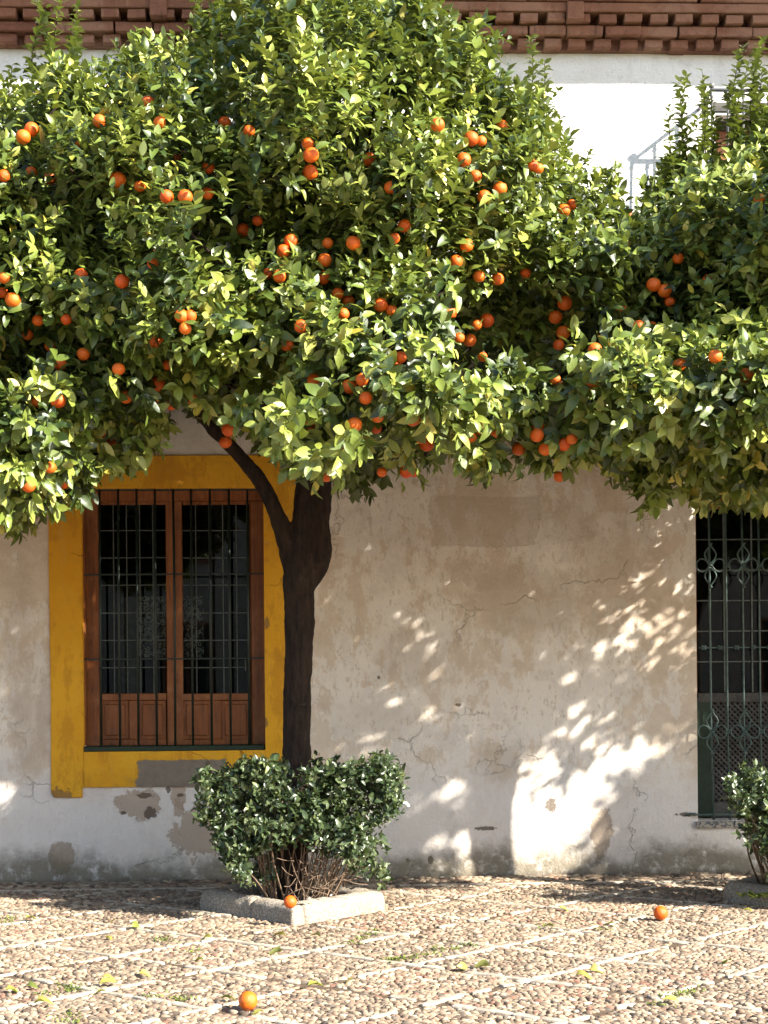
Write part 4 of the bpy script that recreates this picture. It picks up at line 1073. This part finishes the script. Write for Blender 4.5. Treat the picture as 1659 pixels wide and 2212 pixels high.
# ================================================================== HEDGES
def hedge(label, poly, Y0, Y1, n, seed, stems, base, sparse=None, group='clipped hedges round the trees', n_parts=290):
    g = np.random.default_rng(seed); root = empty('hedge', base); tag(root, label, 'hedge', group)
    Ym = (Y0+Y1)/2; P = np.array(poly, float); lo, hi = P.min(0), P.max(0); nc = n//55
    u = g.uniform(lo[0], hi[0], nc*6); v = g.uniform(lo[1], hi[1], nc*6); ins, d = poly_info(poly, u, v); ok = ins & (d > 6); u, v, d = u[ok], v[ok], d[ok]
    if sparse is not None: k = g.random(len(u)) < sparse(u, v); u, v, d = u[k], v[k], d[k]
    u, v, d = u[:nc], v[:nc], d[:nc]; k = len(u)
    c = Wn(u, v, np.full(k, Ym)); r = g.random(k)
    c[:, 1] = np.where(r < .5, Y0 + g.random(k)*.12, Y0 + g.random(k)*(Y1-Y0))
    depth_scale = c[:, 1]/Ym
    c[:, 0] = c[:, 0]*depth_scale; c[:, 2] = EYE + (c[:, 2]-EYE)*depth_scale
    m = 11; idx = np.repeat(np.arange(k), m); kk = len(idx)
    pos = c[idx] + g.normal(size=(kk, 3))*.035; tu, tv = Pn(pos); ins, dd = poly_info(poly, tu, tv); ok = ins | (dd < 9)*(g.random(kk) < .6)
    pos = pos[ok]; kk = len(pos)
    axis = norm(np.array([0, -.45, .55]) + g.normal(size=(kk, 3))*.65); e1 = norm(np.cross(axis, [[.3, 1, .2]])); e2 = np.cross(axis, e1)
    PP, LL, NN, SS, TT = [], [], [], [], []; ph = g.uniform(0, 6.28, kk); tone = np.clip(g.normal(.42, .2, kk), 0, .9)
    for j in range(5):
        f = j/4; a = ph + j*1.7; rd = e1*np.cos(a)[:, None] + e2*np.sin(a)[:, None]; th = np.radians(75 - 45*f)
        PP.append(pos + axis*(.05*(f-.5))); LL.append(axis*np.cos(th) + rd*np.sin(th) + g.normal(size=(kk, 3))*.2)
        NN.append(axis + np.array([.1, -.2, .3]) + g.normal(size=(kk, 3))*.4); SS.append(g.uniform(.028, .052, kk)*(1 + (g.random(kk) < .06)*.5)); TT.append(np.clip(tone + g.normal(0, .08, kk) + (g.random(kk) < .02)*.5, 0, 1))
    PP, LL, NN, SS, TT = np.vstack(PP), np.vstack(LL), np.vstack(NN), np.concatenate(SS), np.concatenate(TT)
    R = leaf_frames(PP, LL, NN, SS); kind = g.integers(0, 4, len(PP))
    place_leaves(root, PP, R, kind, TT, M['box_leaf'], n_parts)
    put('stems', tubes_mesh('stems', stems(g, c, k), 5), root, M['twig'])
    return root
def stems1(g, c, k):
    out = []
    for i in range(0, min(k, 200), 3):
        p1 = Vector(c[i]); b = Vector((PC[0].x + (p1.x-PC[0].x)*.45 + g.uniform(-.08, .08), 9.25 + g.uniform(-.2, .4), .06)); q = b.lerp(p1, .5) + Vector((g.uniform(-.06, .06), g.uniform(-.05, .05), .04))
        out.append((spline([b, q, p1], 4), [.005, .0047, .0044, .004, .0036, .0032, .0028, .0025, .002]))
    for i in range(16):       # the bare tangle in the middle
        x = W(g.uniform(628, 690), 1930, 8.98).x; b = Vector((x, 8.98 + g.uniform(-.06, .12), .06)); p1 = W(g.uniform(608, 720), g.uniform(1730, 1900), 8.95 + g.uniform(-.1, .1)); q = b.lerp(p1, .55) + Vector((g.uniform(-.11, .11), g.uniform(-.05, .05), 0))
        out.append((spline([b, q, p1], 5), [.0032*(1 - .6*j/10) for j in range(11)]))
    for i in range(40):
        p0 = W(g.uniform(620, 780), g.uniform(1840, 1920), 8.9); p1 = p0 + Vector((g.uniform(-.14, .2), g.uniform(-.05, .05), g.uniform(-.05, .06))); out.append((spline([p0, p0.lerp(p1, .5) + Vector((0, 0, g.uniform(-.03, .03))), p1], 4), .0022))
    return out
HP1 = [(427,1655),(450,1648),(520,1645),(640,1650),(720,1645),(790,1637),(850,1648),(866,1668),(858,1710),(858,1745),(838,1790),(822,1815),(835,1880),(830,1928),(800,1930),(775,1895),(745,1880),(740,1840),(705,1850),(690,1835),(640,1822),(622,1840),(612,1860),(600,1900),(570,1915),(490,1905),(480,1850),(462,1795),(430,1760),(436,1710)]
def sp1(u, v): return np.clip(1.15 - np.clip((v-1720)/200, 0, 1)*.85 - .12*((u > 600) & (u < 710) & (v > 1760)), .1, 1)
hedge('square clipped hedge with bare twiggy middle round the middle tree trunk', HP1, 8.80, 9.85, 12500, 21, stems1, (PC[0].x, PC[0].y, .05), sp1)
def stems2(g, c, k):
    out = []
    for i in range(0, min(k, 160), 2):
        p1 = Vector(c[i]); b = Vector((PC[1].x + (p1.x-PC[1].x)*.4 + g.uniform(-.1, .1), 9.2 + g.uniform(-.2, .4), .06)); q = b.lerp(p1, .5) + Vector((-.03, 0, .02)); out.append((spline([b, q, p1], 4), [.008, .0075, .007, .0065, .006, .005, .004, .0035, .003]))
    return out
HP2 = [(1578,1672),(1600,1660),(1650,1656),(1720,1655),(1960,1660),(1985,1700),(1970,1800),(1940,1900),(1840,1920),(1700,1905),(1665,1900),(1650,1850),(1622,1850),(1608,1830),(1605,1790),(1588,1745),(1576,1710)]
hedge('dense clipped hedge cut by the right edge in front of the iron screen', HP2, 8.85, 9.8, 9500, 22, stems2, (PC[1].x, PC[1].y, .05), lambda u, v: np.clip(1.1 - (v-1740)/300, .15, 1), n_parts=150)

# weeds in the planters
def rosette(P0, n, size, g, spread=.03):
    PP = np.array(P0)[None] + g.normal(size=(n, 3))*np.array([spread, spread, .004]); PP[:, 2] = np.maximum(PP[:, 2], P0[2])
    a = g.uniform(0, 6.28, n); LL = np.stack([np.cos(a), np.sin(a), g.uniform(.2, 1.4, n)], -1); NN = np.stack([g.normal(0, .3, n), g.normal(0, .3, n), np.ones(n)], -1)
    return PP, leaf_frames(PP, LL, NN, g.uniform(.6, 1.3, n)*size), g.integers(0, 4, n), np.clip(g.normal(.50, .12, n), 0, .93)
gw = np.random.default_rng(5)
def weed(loc, n, size, label, spread=.03):
    r = empty('weed', loc); tag(r, label, 'weed'); a = rosette(loc, n, size, gw, spread)
    tag(put('foliage', leaves_mesh('foliage', *a), r, M['leaf']), kind='stuff'); return r
weed(tuple(G(663, 1955, .10)), 60, .020, 'small bright green weed beside the orange on the planter corner', .018)
weed(tuple(G(1637, 1940, .07)), 26, .055, 'leafy green weed sprouting in the right planter under the hedge', .04)
# moss and weeds in the joints of the paving
lst = [G(u, v, .008) for (u, v) in [(809,2011),(782,2028),(800,2018),(838,2073),(868,2072),(855,2076),(945,2052),(980,2050),(918,2062),(892,2070),(1015,2042),(760,2038),(20,1985),(12,1992),(150,2130),(160,2140),(148,2136),(345,2030),(360,2034),(395,2158),(388,2160),(150,2205),(148,2195),(95,2148),(1440,2155),(1460,2150),(1480,2146),(1500,2140),(1178,2002),(1310,2010),(1420,2170),(330,2152),(420,2056)]]
AA = [rosette(tuple(p), 34, .016, gw, .028) for p in lst]
tag(put('moss_tufts', leaves_mesh('moss_tufts', *[np.concatenate([a[i] for a in AA]) for i in range(4)]), None, M['leaf']), 'small green weeds growing in the joints of the cobbled paving', 'weeds', kind='stuff')

# ================================================================== FALLEN FRUIT AND LEAVES
def fallen_orange(p, label, r=.04, peel=None, mat='orange'):
    bm = bmesh.new(); bmesh.ops.create_uvsphere(bm, u_segments=28, v_segments=18, radius=r)
    sd = rnd.uniform(0, 99)
    for v in bm.verts:
        n = v.co.normalized(); k = 1 + .025*mnoise.noise(n*2 + Vector((sd, 0, 0)))
        if peel: 
            dd = n.dot(Vector(peel).normalized()); k -= .07*math.exp(-((dd - .78)/.05)**2)
        k -= .08*math.exp(-(1 - n.dot(Vector((.3, -.3, .9)).normalized()))/.006)
        v.co = n*r*k
    o = bpy.data.objects.new('orange', bm_mesh('fallen_orange', bm, True)); o.data.materials.append(M[mat]); link(o); o.location = p
    tag(o, label, 'orange'); return o
fr = lambda u, v, z, r: G(u, v, z) + Vector((0, 0, r*.97))
fallen_orange(fr(627, 1962, .118, .038), 'fallen orange sitting on the front corner of the granite planter kerb', .038)
fallen_orange(fr(1427, 1987, .012, .042), 'fallen orange alone on the cobbles near the right planter', .042)
fallen_orange(fr(536, 2182, .012, .042), 'split fallen orange on the cobbles at the bottom edge of the photo', .042, (-.3, -.8, .35))
o = fallen_orange(fr(700, 1950, .07, .02), 'small unripe green orange lying on the soil of the middle planter', .02, None, 'green_fruit'); 
FL = [(227,2024,.5,'curled yellow leaf on the cobbles left of the middle planter'),(282,2004,.2,'dry brown-edged leaf standing up on the white stone line near the shade'),
 (457,2024,.5,'yellow leaf below the left corner of the middle planter'),(58,2129,.1,'green leaf on the cobbles near the left edge of the photo'),(221,2110,.6,'upper of three pale yellow leaves lying in a column at lower left'),
 (298,2104,.8,'curled yellow leaf to the right of the column of three leaves'),(214,2126,.5,'middle of three pale yellow leaves lying in a column at lower left'),(230,2142,.5,'lowest of three pale yellow leaves lying in a column at lower left'),
 (440,2073,.2,'small green leaf between the planter and the split orange'),(477,2157,.4,'yellow green leaf just left above the split orange'),(74,2168,.7,'pale leaf low in the left corner of the paving'),
 (10,2139,.3,'leaf cut by the left edge of the photo'),(54,1987,.6,'faded leaf just outside the shade at far left'),(253,1988,.8,'ochre leaf at the edge of the shade left of the planter'),
 (610,2056,.3,'upright green leaf below the front corner of the planter'),(570,2184,.4,'long yellow green leaf touching the split orange'),(764,2116,.7,'flat ochre leaf in the middle foreground'),
 (664,2130,.4,'green yellow leaf midway between the split orange and the flat ochre leaf'),(618,2022,.6,'yellow leaf directly below the planter corner'),(692,2022,.5,'yellow leaf below the right kerb of the middle planter'),
 (986,2090,.7,'faded leaf left of the striped upright leaf'),(1058,2088,.4,'upright striped leaf with a dark shadow in the centre right foreground'),(1581,2074,.0,'deep green folded leaf on the cobbles at right'),
 (1243,2107,.6,'yellow leaf below the middle of the right foreground'),(1625,1970,.7,'yellow leaf in front of the right planter kerb'),(1329,1996,.5,'leaf left below the lone fallen orange'),
 (1175,2003,.2,'green leaf on a white stone line right of the middle planter'),(1207,1962,.6,'leaf at the edge of the shade right of the middle planter'),(1273,2093,.8,'brownish leaf right of centre in the foreground'),(1467,2163,.5,'leaf by the mossy joint in the lower right')]
for (u, v, tn, lab) in FL:
    me = bpy.data.meshes.new('fallen_leaf'); k = rnd.randrange(4); vv, tt = leaf_template(rnd.uniform(.2, .6), rnd.uniform(.5, 1.1), .5)
    me = np_mesh('fallen_leaf', vv, tt, True, np.full(len(vv), tn)); me.materials.append(M['dry_leaf'])
    o = bpy.data.objects.new('fallen_leaf', me); link(o); s = rnd.uniform(.06, .085); o.scale = (s, s, s)
    o.location = G(u, v, .022); o.rotation_euler = (rnd.uniform(-.7, .7), rnd.uniform(-.5, .1), rnd.uniform(-.7, .7) + (math.pi if rnd.random() < .5 else 0))
    if 'upright' in lab or 'standing' in lab: o.rotation_euler[0] = 1.0; o.location.z = .03
    tag(o, lab, 'leaf', 'fallen leaves on the paving')
